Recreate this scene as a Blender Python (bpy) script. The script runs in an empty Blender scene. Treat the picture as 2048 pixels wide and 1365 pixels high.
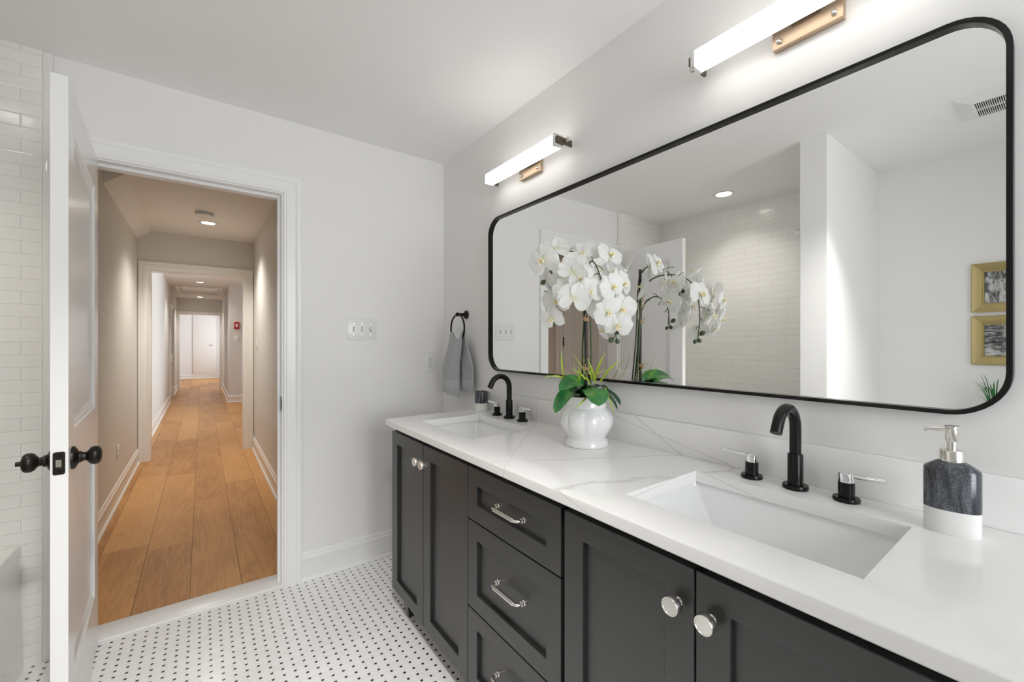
import bpy, bmesh, math, random
from mathutils import Vector, Matrix

# ------------------------------------------------------------------ scene, camera, light, exposure
S = bpy.context.scene
COL = S.collection
PI = math.pi
W, DY, ZC, CT = 1.236, 2.408, 2.374, 0.883      # mirror wall x, door wall y, ceiling z, counter top z
HL, HR, HZ = -0.537, 0.49, 2.415                # hall walls and ceiling
GLASSX = 1.221                                  # mirror pane

cd = bpy.data.cameras.new('camera'); cam = bpy.data.objects.new('camera', cd); COL.objects.link(cam)
cam.location = (0, 0, 1.24)
cam.rotation_euler = (PI / 2, 0, -math.atan2(1024 - 404, 841.0))
cd.sensor_width = 36; cd.lens = 841 / 2048 * 36; cd.shift_y = 3.5 / 2048
cd.clip_start = 0.02
S.camera = cam

wd = bpy.data.worlds.new('world'); S.world = wd; wd.use_nodes = True
wd.node_tree.nodes['Background'].inputs[0].default_value = (0.80, 0.88, 1.0, 1)
wd.node_tree.nodes['Background'].inputs[1].default_value = 1.0

def area(name, loc, rot, sx, sy, power, color=(1, 1, 1)):
    l = bpy.data.lights.new(name, 'AREA'); l.shape = 'RECTANGLE'; l.size = sx; l.size_y = sy
    l.energy = power; l.color = color
    o = bpy.data.objects.new(name, l); COL.objects.link(o); o.location = loc; o.rotation_euler = rot
    return o
# daylight: sky outside the added, unseen bathroom window and the two hall windows
area('added_daylight_bathroom', (0.62, -1.78, 1.45), (PI / 2, 0, 0), 1.2, 1.6, 33, (0.97, 0.985, 1.0))
area('daylight_hall', (2.25, 8.1, 1.4), (PI / 2, 0, PI / 2), 1.6, 1.6, 50, (0.90, 0.96, 1.0))
area('daylight_far_room', (2.45, 16.6, 1.4), (PI / 2, 0, PI / 2), 1.8, 1.8, 85, (0.88, 0.95, 1.0))

S.view_settings.view_transform = 'Standard'; S.view_settings.look = 'None'
S.view_settings.gamma = 1.0; S.view_settings.use_curve_mapping = False
S.view_settings.exposure = 0.68
cy = S.cycles
cy.max_bounces = 14; cy.diffuse_bounces = 8; cy.glossy_bounces = 6; cy.transmission_bounces = 6
cy.transparent_max_bounces = 8; cy.use_denoising = True
cy.sample_clamp_indirect = 3.0; cy.caustics_reflective = True; cy.caustics_refractive = False

# ------------------------------------------------------------------ materials
def new_mat(name):
    m = bpy.data.materials.new(name); m.use_nodes = True
    nt = m.node_tree
    return m, nt, nt.nodes['Principled BSDF']

def mat(name, col, rough=0.5, metal=0.0, bump=0.0, bscale=200.0, vary=0.0, vscale=6.0, coat=0.0, spec=0.5, crough=0.03):
    m, nt, b = new_mat(name)
    b.inputs['Base Color'].default_value = (*col, 1); b.inputs['Roughness'].default_value = rough
    b.inputs['Metallic'].default_value = metal; b.inputs['Coat Weight'].default_value = coat; b.inputs['Coat Roughness'].default_value = crough
    b.inputs['Specular IOR Level'].default_value = spec
    tc = nt.nodes.new('ShaderNodeTexCoord')
    n = nt.nodes.new('ShaderNodeTexNoise'); n.inputs['Scale'].default_value = vscale
    nt.links.new(tc.outputs['Object'], n.inputs['Vector'])
    mx = nt.nodes.new('ShaderNodeMix'); mx.data_type = 'RGBA'
    mx.inputs[6].default_value = (*[c * (1 - vary) for c in col], 1); mx.inputs[7].default_value = (*[min(1, c * (1 + vary)) for c in col], 1)
    nt.links.new(n.outputs['Fac'], mx.inputs[0]); nt.links.new(mx.outputs[2], b.inputs['Base Color'])
    if bump > 0:
        n2 = nt.nodes.new('ShaderNodeTexNoise'); n2.inputs['Scale'].default_value = bscale
        nt.links.new(tc.outputs['Object'], n2.inputs['Vector'])
        bp = nt.nodes.new('ShaderNodeBump'); bp.inputs['Strength'].default_value = bump; bp.inputs['Distance'].default_value = 0.002
        nt.links.new(n2.outputs['Fac'], bp.inputs['Height']); nt.links.new(bp.outputs['Normal'], b.inputs['Normal'])
    return m

def emit(name, col, strength):
    m, nt, b = new_mat(name)
    b.inputs['Base Color'].default_value = (0.9, 0.9, 0.9, 1)
    b.inputs['Emission Color'].default_value = (*col, 1); b.inputs['Emission Strength'].default_value = strength
    return m

class G:
    """tiny node-graph helper"""
    def __init__(s, nt): s.nt = nt
    def val(s, inp, v):
        if isinstance(v, (int, float)): inp.default_value = v
        else: s.nt.links.new(v, inp)
    def m(s, op, a, b=0.0, c=0.0):
        n = s.nt.nodes.new('ShaderNodeMath'); n.operation = op
        s.val(n.inputs[0], a); s.val(n.inputs[1], b); s.val(n.inputs[2], c)
        return n.outputs[0]
    def mix(s, f, a, b):
        n = s.nt.nodes.new('ShaderNodeMix'); n.data_type = 'RGBA'
        s.val(n.inputs[0], f)
        for i, v in ((6, a), (7, b)):
            if isinstance(v, tuple): n.inputs[i].default_value = (*v, 1)
            else: s.nt.links.new(v, n.inputs[i])
        return n.outputs[2]
    def comb(s, x, y, z):
        n = s.nt.nodes.new('ShaderNodeCombineXYZ')
        for i, v in enumerate((x, y, z)): s.val(n.inputs[i], v)
        return n.outputs[0]
    def noise(s, vec, scale, detail=4, rough=0.55, dist=0.0):
        n = s.nt.nodes.new('ShaderNodeTexNoise'); s.nt.links.new(vec, n.inputs['Vector'])
        n.inputs['Scale'].default_value = scale; n.inputs['Detail'].default_value = detail
        n.inputs['Roughness'].default_value = rough; n.inputs['Distortion'].default_value = dist
        return n.outputs['Fac']
    def white(s, vec):
        n = s.nt.nodes.new('ShaderNodeTexWhiteNoise'); n.noise_dimensions = '3D'; s.nt.links.new(vec, n.inputs['Vector'])
        return n.outputs['Value']
    def ramp(s, f, stops):
        n = s.nt.nodes.new('ShaderNodeValToRGB'); s.val(n.inputs[0], f)
        e = n.color_ramp.elements
        while len(e) < len(stops): e.new(0.5)
        for k, (p, c) in zip(e, stops): k.position = p; k.color = (*c, 1)
        return n.outputs[0]
    def bump(s, h, strength, dist, inv=False):
        n = s.nt.nodes.new('ShaderNodeBump'); n.inputs['Strength'].default_value = strength; n.inputs['Distance'].default_value = dist
        n.invert = inv; s.nt.links.new(h, n.inputs['Height']); return n.outputs[0]
    def xyz(s):
        tc = s.nt.nodes.new('ShaderNodeTexCoord'); sp = s.nt.nodes.new('ShaderNodeSeparateXYZ')
        s.nt.links.new(tc.outputs['Object'], sp.inputs[0]); return sp.outputs[0], sp.outputs[1], sp.outputs[2], tc.outputs['Object']

M = {}
M['wall'] = mat('wall_paint', (0.835, 0.828, 0.815), 0.55, bump=0.05, bscale=350, vary=0.006)
M['ceiling'] = mat('ceiling_paint', (0.89, 0.886, 0.876), 0.7, bump=0.04, bscale=300, vary=0.006)
M['trim'] = mat('trim_enamel', (0.87, 0.87, 0.865), 0.28, vary=0.004)
M['hallwall'] = mat('hall_paint_warm_dim_light', (0.64, 0.615, 0.575), 0.5, bump=0.05, bscale=350, vary=0.006)  # warmer and darker than the bathroom walls: hall light put into the colour
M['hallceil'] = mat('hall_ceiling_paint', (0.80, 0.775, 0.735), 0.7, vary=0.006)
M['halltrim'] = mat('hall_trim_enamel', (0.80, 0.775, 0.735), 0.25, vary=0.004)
M['doorpaint'] = mat('door_enamel', (0.87, 0.87, 0.865), 0.22, bump=0.03, bscale=40, vary=0.005)
M['cab'] = mat('black_cabinet_lacquer', (0.021, 0.0208, 0.020), 0.40, vary=0.03, coat=0.45, crough=0.36)
M['black'] = mat('matte_black_metal', (0.014, 0.0135, 0.013), 0.25, metal=0.6, vary=0.05)
M['bronze'] = mat('oil_rubbed_bronze', (0.022, 0.018, 0.015), 0.35, metal=0.7, vary=0.1)
M['chrome'] = mat('polished_chrome', (0.86, 0.86, 0.86), 0.06, metal=1.0, vary=0.01)
M['nickel'] = mat('brushed_nickel', (0.80, 0.78, 0.74), 0.22, metal=1.0, vary=0.03)
M['champ'] = mat('champagne_bronze', (0.52, 0.40, 0.29), 0.5, metal=1.0, vary=0.08)
M['darkmetal'] = mat('dark_bronze_metal', (0.17, 0.14, 0.11), 0.3, metal=1.0, vary=0.08)
M['ceramic'] = mat('white_vitreous_china', (0.83, 0.835, 0.84), 0.08, vary=0.004, coat=0.3)
M['tub'] = mat('white_tub_enamel', (0.80, 0.79, 0.76), 0.12, vary=0.004, coat=0.3)
M['pot'] = mat('white_glazed_pottery', (0.82, 0.82, 0.82), 0.1, vary=0.02, vscale=25, coat=0.5)
M['plastic'] = mat('white_plastic', (0.80, 0.80, 0.79), 0.25, vary=0.004)
M['slot'] = mat('dark_slot', (0.02, 0.02, 0.02), 0.5, vary=0.1)
M['red'] = mat('red_plastic', (0.45, 0.02, 0.03), 0.35, vary=0.05)
M['stem'] = mat('green_stem', (0.055, 0.085, 0.03), 0.5, vary=0.25, vscale=60)
M['bud'] = mat('dark_green_bud', (0.05, 0.08, 0.03), 0.45, vary=0.3, vscale=90)
M['stake'] = mat('black_plant_stake', (0.015, 0.014, 0.012), 0.5, vary=0.3, vscale=80)
M['twine'] = mat('natural_raffia', (0.55, 0.36, 0.20), 0.8, vary=0.2, vscale=150)
M['soil'] = mat('dark_moss', (0.02, 0.02, 0.013), 0.9, bump=0.9, bscale=120, vary=0.4, vscale=90)
M['grass'] = mat('lime_green_grass', (0.42, 0.55, 0.06), 0.45, vary=0.25, vscale=30)
M['grass2'] = mat('deep_green_grass', (0.02, 0.16, 0.035), 0.45, vary=0.3, vscale=30)
M['gold'] = mat('brushed_gold_frame', (0.45, 0.365, 0.165), 0.38, metal=0.75, bump=0.1, bscale=250, vary=0.06)
M['yellow'] = mat('orchid_yellow_throat', (0.82, 0.66, 0.22), 0.5, vary=0.2, vscale=120)
M['porcelain'] = mat('toilet_china', (0.82, 0.82, 0.82), 0.08, vary=0.004, coat=0.4)
M['stone_white'] = mat('white_ceramic_matte', (0.80, 0.80, 0.785), 0.35, vary=0.012, vscale=40)
M['glow'] = emit('lit_opal_glass', (1.0, 0.97, 0.925), 2.7)
M['can'] = emit('lit_downlight_lens', (1.0, 0.95, 0.87), 8.0)

def m_mirror():
    m, nt, b = new_mat('silvered_mirror_glass')
    b.inputs['Metallic'].default_value = 1.0; b.inputs['Roughness'].default_value = 0.0
    b.inputs['Base Color'].default_value = (0.93, 0.935, 0.93, 1); return m
M['mirror'] = m_mirror()

def m_pane():
    m, nt, b = new_mat('window_glass')
    for n in list(nt.nodes):
        if n.type != 'OUTPUT_MATERIAL': nt.nodes.remove(n)
    t = nt.nodes.new('ShaderNodeBsdfTransparent'); g = nt.nodes.new('ShaderNodeBsdfGlossy'); g.inputs['Roughness'].default_value = 0.0
    f = nt.nodes.new('ShaderNodeFresnel'); mx = nt.nodes.new('ShaderNodeMixShader')
    nt.links.new(f.outputs[0], mx.inputs[0]); nt.links.new(t.outputs[0], mx.inputs[1]); nt.links.new(g.outputs[0], mx.inputs[2])
    nt.links.new(mx.outputs[0], nt.nodes['Material Output'].inputs[0]); return m
M['pane'] = m_pane()

def m_basket():
    m, nt, b = new_mat('white_basketweave_mosaic_with_black_dots'); g = G(nt)
    x, y, z, v = g.xyz()
    P = 0.03655; PY = 0.0363; h = 0.372
    u = g.m('DIVIDE', g.m('SUBTRACT', x, -0.0087), P); w = g.m('DIVIDE', g.m('SUBTRACT', y, 2.3825), PY)
    fi = g.m('FLOOR', u); fj = g.m('FLOOR', w)
    a = g.m('ABSOLUTE', g.m('SUBTRACT', g.m('FRACT', u), 0.5)); c = g.m('ABSOLUTE', g.m('SUBTRACT', g.m('FRACT', w), 0.5))
    par = g.m('FLOORED_MODULO', g.m('ADD', fi, fj), 2.0)
    oa = g.m('GREATER_THAN', a, h); oc = g.m('GREATER_THAN', c, h)
    dot = g.m('MULTIPLY', oa, oc)
    # joints: own band edge, plus the dot sides
    la = g.m('LESS_THAN', g.m('ABSOLUTE', g.m('SUBTRACT', a, h)), 0.014)
    lc = g.m('LESS_THAN', g.m('ABSOLUTE', g.m('SUBTRACT', c, h)), 0.014)
    lH = g.m('MAXIMUM', lc, g.m('MULTIPLY', la, oc)); lV = g.m('MAXIMUM', la, g.m('MULTIPLY', lc, oa))
    line = g.m('ADD', g.m('MULTIPLY', lH, g.m('SUBTRACT', 1.0, par)), g.m('MULTIPLY', lV, par))
    rnd = g.white(g.comb(fi, fj, par))
    white = g.mix(rnd, (0.86, 0.857, 0.845), (0.90, 0.898, 0.89))
    blk = g.mix(g.m('GREATER_THAN', rnd, 0.97), (0.012, 0.012, 0.012), (0.06, 0.06, 0.06))
    col = g.mix(dot, white, blk)
    col = g.mix(g.m('MULTIPLY', line, 0.5), col, (0.55, 0.54, 0.525))
    nt.links.new(col, b.inputs['Base Color'])
    b.inputs['Roughness'].default_value = 0.22
    nt.links.new(g.bump(line, 0.35, 0.0008, True), b.inputs['Normal'])
    return m
M['basket'] = m_basket()

def m_subway(axis):
    m, nt, b = new_mat('white_subway_tile_' + axis); g = G(nt)
    x, y, z, v = g.xyz()
    H = 0.0483; L = 0.203
    h = x if axis == 'x' else y
    n1 = g.noise(v, 9.0, 1)
    row = g.m('DIVIDE', g.m('SUBTRACT', z, 1.773), H); k = g.m('FLOOR', row)
    off = g.m('MULTIPLY', g.m('FLOORED_MODULO', k, 2.0), 0.5)
    cu = g.m('ADD', g.m('DIVIDE', g.m('ADD', h, 0.555 if axis == 'x' else 0.0), L), off)
    fr = g.m('FRACT', row); fc = g.m('FRACT', cu)
    er = g.m('MULTIPLY', g.m('MINIMUM', fr, g.m('SUBTRACT', 1.0, fr)), H)
    ec = g.m('MULTIPLY', g.m('MINIMUM', fc, g.m('SUBTRACT', 1.0, fc)), L)
    e = g.m('MINIMUM', er, ec)
    line = g.m('LESS_THAN', e, 0.0009)
    rnd = g.white(g.comb(g.m('FLOOR', cu), k, 0.0))
    col = g.mix(rnd, (0.83, 0.82, 0.795), (0.855, 0.845, 0.82))
    col = g.mix(g.m('MULTIPLY', line, 0.8), col, (0.60, 0.585, 0.555))
    nt.links.new(col, b.inputs['Base Color']); b.inputs['Roughness'].default_value = 0.13
    edge = g.m('MINIMUM', g.m('DIVIDE', e, 0.004), 1.0)
    hgt = g.m('ADD', edge, g.m('ADD', g.m('MULTIPLY', g.noise(v, 26.0, 2), 1.3), g.m('MULTIPLY', rnd, 0.3)))
    nt.links.new(g.bump(hgt, 0.22, 0.0016), b.inputs['Normal'])
    return m
M['subx'] = m_subway('x'); M['suby'] = m_subway('y')

def m_oak():
    m, nt, b = new_mat('wide_plank_oak'); g = G(nt)
    x, y, z, v = g.xyz()
    PW = 0.2135; PL = 1.75
    u = g.m('DIVIDE', g.m('ADD', x, 0.475), PW); k = g.m('FLOOR', u); fu = g.m('FRACT', u)
    sh = g.m('MULTIPLY', g.white(g.comb(k, 3.0, 7.0)), 6.0)
    w = g.m('ADD', g.m('DIVIDE', y, PL), sh); j = g.m('FLOOR', w); fw = g.m('FRACT', w)
    rnd = g.white(g.comb(k, j, 1.0)); rnd2 = g.white(g.comb(k, j, 9.0))
    ox = g.m('ADD', g.m('MULTIPLY', x, 9.0), g.m('MULTIPLY', rnd, 40.0))
    vec = g.comb(ox, g.m('MULTIPLY', y, 0.9), g.m('MULTIPLY', rnd2, 30.0))
    warp = g.noise(vec, 1.2, 2, 0.5, 0.6)
    rings = g.m('SINE', g.m('ADD', g.m('MULTIPLY', warp, 60.0), g.m('MULTIPLY', x, 40.0)))
    fine = g.noise(g.comb(g.m('MULTIPLY', x, 130.0), g.m('MULTIPLY', y, 5.0), rnd), 1.0, 4, 0.6)
    broad = g.noise(g.comb(g.m('MULTIPLY', x, 6.0), g.m('MULTIPLY', y, 1.6), g.m('MULTIPLY', rnd, 20.0)), 1.0, 3, 0.5, 0.5)
    t = g.m('ADD', g.m('MULTIPLY', rings, 0.05), g.m('ADD', g.m('MULTIPLY', fine, 0.22), g.m('ADD', g.m('ADD', 0.09, g.m('MULTIPLY', broad, 0.44)), g.m('MULTIPLY', g.m('SUBTRACT', rnd, 0.5), 0.34))))
    col = g.ramp(t, [(0.18, (0.40, 0.19, 0.066)), (0.40, (0.57, 0.29, 0.104)), (0.60, (0.64, 0.34, 0.130)), (0.85, (0.71, 0.41, 0.185))])
    knot = g.noise(g.comb(g.m('MULTIPLY', x, 7.0), g.m('MULTIPLY', y, 2.6), rnd2), 1.0, 3, 0.6)
    kf = g.m('MULTIPLY', g.m('MAXIMUM', g.m('SUBTRACT', knot, 0.66), 0.0), 3.5)
    col = g.mix(g.m('MINIMUM', kf, 0.6), col, (0.17, 0.085, 0.04))
    eu = g.m('MULTIPLY', g.m('MINIMUM', fu, g.m('SUBTRACT', 1.0, fu)), PW)
    ew = g.m('MULTIPLY', g.m('MINIMUM', fw, g.m('SUBTRACT', 1.0, fw)), PL)
    seam = g.m('LESS_THAN', g.m('MINIMUM', eu, ew), 0.0013)
    col = g.mix(g.m('MULTIPLY', seam, 0.85), col, (0.05, 0.025, 0.012))
    nt.links.new(col, b.inputs['Base Color']); b.inputs['Roughness'].default_value = 0.42; b.inputs['Specular IOR Level'].default_value = 0.25
    nt.links.new(g.bump(seam, 0.5, 0.001, True), b.inputs['Normal'])
    return m
M['oak'] = m_oak()

def m_quartz(name, veins, rough=0.14):
    m, nt, b = new_mat(name); g = G(nt)
    x, y, z, v = g.xyz()
    wob = g.m('SUBTRACT', g.noise(v, 7.0, 4, 0.55), 0.5); wob2 = g.noise(v, 3.0, 2)
    tot = None
    for (ax, ay, az, c, width, amp, amt) in veins:           # vein where ax*x + ay*y + az*z = c, wandering
        d = g.m('ADD', g.m('MULTIPLY', x, ax), g.m('ADD', g.m('MULTIPLY', y, ay), g.m('SUBTRACT', g.m('MULTIPLY', z, az), c)))
        d = g.m('ABSOLUTE', g.m('ADD', d, g.m('MULTIPLY', wob, amp)))
        f = g.m('MULTIPLY', g.m('MAXIMUM', g.m('SUBTRACT', 1.0, g.m('DIVIDE', d, width)), 0.0), amt)
        tot = f if tot is None else g.m('MAXIMUM', tot, f)
    tot = g.m('MULTIPLY', tot, g.m('MINIMUM', g.m('MULTIPLY', g.m('MAXIMUM', g.m('SUBTRACT', wob2, 0.34), 0.0), 6.0), 1.0))
    col = g.mix(g.noise(v, 5.0, 3), (0.835, 0.83, 0.82), (0.865, 0.86, 0.85))
    col = g.mix(tot, col, (0.44, 0.425, 0.405))
    nt.links.new(col, b.inputs['Base Color']); b.inputs['Roughness'].default_value = rough
    return m
QV = [(.45, .80, -1.35, .016, .0042, .03, .6), (.30, .80, -4.1, -.291, .010, .10, .42), (.68, -.735, 0, .004, .0032, .035, .5), (.9, -.45, 0, .46, .003, .09, .09), (.75, -.65, 0, .85, .003, .09, .08)]
M['quartz'] = m_quartz('white_veined_quartz', QV); M['marble'] = m_quartz('white_marble_sill', [(1, .3, 0, .1, .004, .2, .25)], 0.3)

def m_glaze():
    m, nt, b = new_mat('charcoal_reactive_glaze'); g = G(nt)
    x, y, z, v = g.xyz()
    sp = g.noise(v, 420.0, 2); dr = g.noise(g.comb(g.m('MULTIPLY', x, 60.0), g.m('MULTIPLY', y, 60.0), g.m('MULTIPLY', z, 12.0)), 1.0, 3, 0.5, 0.8)
    t = g.m('ADD', g.m('MULTIPLY', sp, 0.45), g.m('MULTIPLY', dr, 0.6))
    col = g.ramp(t, [(0.36, (0.018, 0.02, 0.025)), (0.52, (0.055, 0.06, 0.07)), (0.68, (0.16, 0.17, 0.19))])
    nt.links.new(col, b.inputs['Base Color']); b.inputs['Roughness'].default_value = 0.16; return m
M['glaze'] = m_glaze()

def m_towel():
    m, nt, b = new_mat('grey_terry_cloth'); g = G(nt)
    x, y, z, v = g.xyz()
    n1 = g.noise(v, 260.0, 3, 0.7)
    col = g.mix(n1, (0.36, 0.365, 0.385), (0.56, 0.565, 0.585))
    band = g.m('MULTIPLY', g.m('GREATER_THAN', z, 0.985), g.m('LESS_THAN', z, 1.032))
    col = g.mix(g.m('MULTIPLY', band, 0.8), col, (0.46, 0.465, 0.485))
    nt.links.new(col, b.inputs['Base Color']); b.inputs['Roughness'].default_value = 0.95
    b.inputs['Sheen Weight'].default_value = 0.3
    hb = g.m('MULTIPLY', n1, g.m('SUBTRACT', 1.0, g.m('MULTIPLY', band, 0.85)))
    nt.links.new(g.bump(hb, 0.9, 0.004), b.inputs['Normal']); return m
M['towel'] = m_towel()

def m_petal():
    m, nt, b = new_mat('white_silk_petal'); g = G(nt)
    x, y, z, v = g.xyz()
    n1 = g.noise(v, 90.0, 3, 0.6, 0.5)
    col = g.mix(n1, (0.86, 0.86, 0.83), (0.93, 0.93, 0.925))
    # pale green-yellow blush at the petal bases near the throat
    r = g.m('SQRT', g.m('ADD', g.m('MULTIPLY', x, x), g.m('MULTIPLY', y, y)))
    f = g.m('MAXIMUM', g.m('SUBTRACT', 1.0, g.m('DIVIDE', r, 0.016)), 0.0)
    col = g.mix(g.m('MULTIPLY', f, 0.7), col, (0.72, 0.75, 0.38))
    nt.links.new(col, b.inputs['Base Color']); b.inputs['Roughness'].default_value = 0.55
    nt.links.new(g.bump(n1, 0.15, 0.002), b.inputs['Normal'])
    t = nt.nodes.new('ShaderNodeBsdfTranslucent'); nt.links.new(col, t.inputs['Color'])
    mx = nt.nodes.new('ShaderNodeMixShader'); mx.inputs[0].default_value = 0.35
    nt.links.new(b.outputs[0], mx.inputs[1]); nt.links.new(t.outputs[0], mx.inputs[2])
    nt.links.new(mx.outputs[0], nt.nodes['Material Output'].inputs[0]); return m
M['petal'] = m_petal()

def m_lip():
    m, nt, b = new_mat('speckled_orchid_lip'); g = G(nt)
    x, y, z, v = g.xyz()
    sp = g.m('GREATER_THAN', g.noise(v, 420.0, 1), 0.63)
    r = g.m('SQRT', g.m('ADD', g.m('MULTIPLY', x, x), g.m('MULTIPLY', y, y)))
    f = g.m('MAXIMUM', g.m('SUBTRACT', 1.0, g.m('DIVIDE', r, 0.013)), 0.0)
    col = g.mix(f, (0.90, 0.89, 0.86), (0.86, 0.74, 0.36))
    col = g.mix(g.m('MULTIPLY', sp, 0.55), col, (0.32, 0.12, 0.08))
    nt.links.new(col, b.inputs['Base Color']); b.inputs['Roughness'].default_value = 0.5; return m
M['lip'] = m_lip()

def m_leaf():
    m, nt, b = new_mat('glossy_green_leaf'); g = G(nt)
    x, y, z, v = g.xyz()
    n1 = g.noise(v, 18.0, 3, 0.5, 0.4)
    col = g.ramp(n1, [(0.30, (0.012, 0.085, 0.02)), (0.50, (0.03, 0.19, 0.045)), (0.66, (0.07, 0.24, 0.05)), (0.80, (0.32, 0.33, 0.10))])
    nt.links.new(col, b.inputs['Base Color']); b.inputs['Roughness'].default_value = 0.34; return m
M['leaf'] = m_leaf()
M['leafdark'] = mat('dark_green_leaf', (0.012, 0.065, 0.02), 0.32, vary=0.35, vscale=25)

def m_print(name, rot):
    m, nt, b = new_mat(name); g = G(nt)
    x, y, z, v = g.xyz()
    a = y if rot else z
    c = z if rot else y
    n1 = g.noise(g.comb(g.m('MULTIPLY', a, 60.0), g.m('MULTIPLY', c, 12.0), 0.0), 1.0, 4, 0.65, 1.0)
    n2 = g.noise(g.comb(g.m('MULTIPLY', a, 9.0), g.m('MULTIPLY', c, 9.0), 2.0), 1.0, 3, 0.6, 0.8)
    t = g.m('ADD', g.m('MULTIPLY', n1, 0.55), g.m('MULTIPLY', n2, 0.5))
    col = g.ramp(t, [(0.40, (0.02, 0.02, 0.02)), (0.50, (0.10, 0.10, 0.10)), (0.56, (0.45, 0.45, 0.45)), (0.70, (0.75, 0.75, 0.74))])
    nt.links.new(col, b.inputs['Base Color']); b.inputs['Roughness'].default_value = 0.3; return m
M['print1'] = m_print('black_and_white_print_of_pilings', True); M['print2'] = m_print('black_and_white_print_of_boards', False)

# ------------------------------------------------------------------ mesh helpers
class MB:
    def __init__(s): s.bm = bmesh.new()
    def vs(s, pts): return [s.bm.verts.new(p) for p in pts]
    def face(s, vs):
        try: return s.bm.faces.new(vs)
        except ValueError: return None
    def box(s, x0, x1, y0, y1, z0, z1, bev=0.0, seg=2):
        t = bmesh.new(); bmesh.ops.create_cube(t, size=1.0)
        for v in t.verts:
            v.co = Vector(((x0 + x1) / 2 + v.co.x * (x1 - x0), (y0 + y1) / 2 + v.co.y * (y1 - y0), (z0 + z1) / 2 + v.co.z * (z1 - z0)))
        if bev > 0: bmesh.ops.bevel(t, geom=list(t.edges), offset=bev, segments=seg, profile=0.5, affect='EDGES')
        return s.merge(t)
    def merge(s, t, mtx=None):
        if mtx is not None: bmesh.ops.transform(t, matrix=mtx, verts=t.verts)
        me = bpy.data.meshes.new('tmp'); t.to_mesh(me); t.free(); s.bm.from_mesh(me); bpy.data.meshes.remove(me); return s
    def cyl(s, p0, p1, r0, r1=None, seg=24, cap=True):
        r1 = r0 if r1 is None else r1
        return s.tube([p0, p1], [r0, r1], seg, cap)
    def tube(s, path, r, seg=12, cap=True, closed=False):
        path = [Vector(p) for p in path]; n = len(path)
        rs = r if isinstance(r, (list, tuple)) else [r] * n
        rings = []; up = None
        for i, p in enumerate(path):
            a = path[(i - 1) % n] if (closed or i > 0) else path[i]
            c = path[(i + 1) % n] if (closed or i < n - 1) else path[i]
            t = (c - a).normalized()
            if up is None:
                up = Vector((0, 0, 1)) if abs(t.z) < 0.9 else Vector((1, 0, 0))
            u = (up - t * up.dot(t)).normalized(); w = t.cross(u); up = u
            rings.append(s.vs([p + (u * math.cos(2 * PI * k / seg) + w * math.sin(2 * PI * k / seg)) * rs[i] for k in range(seg)]))
        m = n if closed else n - 1
        for i in range(m):
            A, B = rings[i], rings[(i + 1) % n]
            for k in range(seg): s.face([A[k], A[(k + 1) % seg], B[(k + 1) % seg], B[k]])
        if cap and not closed: s.face(rings[0][::-1]); s.face(rings[-1])
        return s
    def lathe(s, prof, seg=32, o=(0, 0, 0), axis='z', rib=None, sx=1.0, sy=1.0):
        rings = []
        for r, h in prof:
            ring = []
            for k in range(seg):
                a = 2 * PI * k / seg
                rr = r * (1 + (rib(a, h) if rib else 0))
                p = (rr * math.cos(a) * sx, rr * math.sin(a) * sy, h)
                if axis == 'x': p = (p[2], p[0], p[1])
                elif axis == 'y': p = (p[1], p[2], p[0])
                ring.append((o[0] + p[0], o[1] + p[1], o[2] + p[2]))
            rings.append(s.vs(ring))
        for A, B in zip(rings, rings[1:]):
            for k in range(seg): s.face([A[k], A[(k + 1) % seg], B[(k + 1) % seg], B[k]])
        if prof[0][0] > 1e-6: s.face(rings[0][::-1])
        if prof[-1][0] > 1e-6: s.face(rings[-1])
        return s
    def prism(s, poly, fn, a0, a1):
        A = s.vs([fn(p[0], p[1], a0) for p in poly]); B = s.vs([fn(p[0], p[1], a1) for p in poly]); n = len(poly)
        for k in range(n): s.face([A[k], A[(k + 1) % n], B[(k + 1) % n], B[k]])
        s.face(A[::-1]); s.face(B); return s
    def loft(s, rows, closed_v=False, closed_u=False, caps=False):
        R = [s.vs(r) for r in rows]; n = len(R[0])
        for i in range(len(R) if closed_u else len(R) - 1):
            A, B = R[i], R[(i + 1) % len(R)]
            for k in range(n if closed_v else n - 1): s.face([A[k], A[(k + 1) % n], B[(k + 1) % n], B[k]])
        if caps: s.face(R[0][::-1]); s.face(R[-1])
        return s
    def obj(s, name, m, parent=None, smooth=35, loc=None, two=None, weld=True):
        bm = s.bm
        if weld: bmesh.ops.remove_doubles(bm, verts=bm.verts, dist=1e-6)
        bmesh.ops.recalc_face_normals(bm, faces=bm.faces)
        if smooth:
            for f in bm.faces: f.smooth = True
        me = bpy.data.meshes.new(name)
        if two:                                   # second material on faces chosen by two(normal, centre)
            bm.normal_update()
            for f in bm.faces:
                if two[1](f.normal, f.calc_center_median()): f.material_index = 1
        bm.to_mesh(me); bm.free()
        me.materials.append(M[m] if isinstance(m, str) else m)
        if two: me.materials.append(M[two[0]])
        if smooth: me.set_sharp_from_angle(angle=math.radians(smooth))
        o = bpy.data.objects.new(name, me); COL.objects.link(o)
        if parent is not None: o.parent = parent
        if loc is not None: o.location = loc
        return o

def thing(name, label, cat, loc=(0, 0, 0), rz=0.0, group=None, kind=None):
    o = bpy.data.objects.new(name, None); COL.objects.link(o); o.location = loc; o.rotation_euler = (0, 0, rz)
    o.empty_display_size = 0.05
    return tag(o, label, cat, group, kind)

def tag(o, label, cat, group=None, kind=None):
    o['label'] = label; o['category'] = cat
    if group: o['group'] = group
    if kind: o['kind'] = kind
    return o

def struct(o, label, cat): return tag(o, label, cat, None, 'structure')

def copy_tree(o, parent=None):
    c = o.copy(); COL.objects.link(c)
    if parent is not None: c.parent = parent
    for ch in list(o.children): copy_tree(ch, c)
    return c

def sub(o, lab): o['label'] = lab; return o

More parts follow.
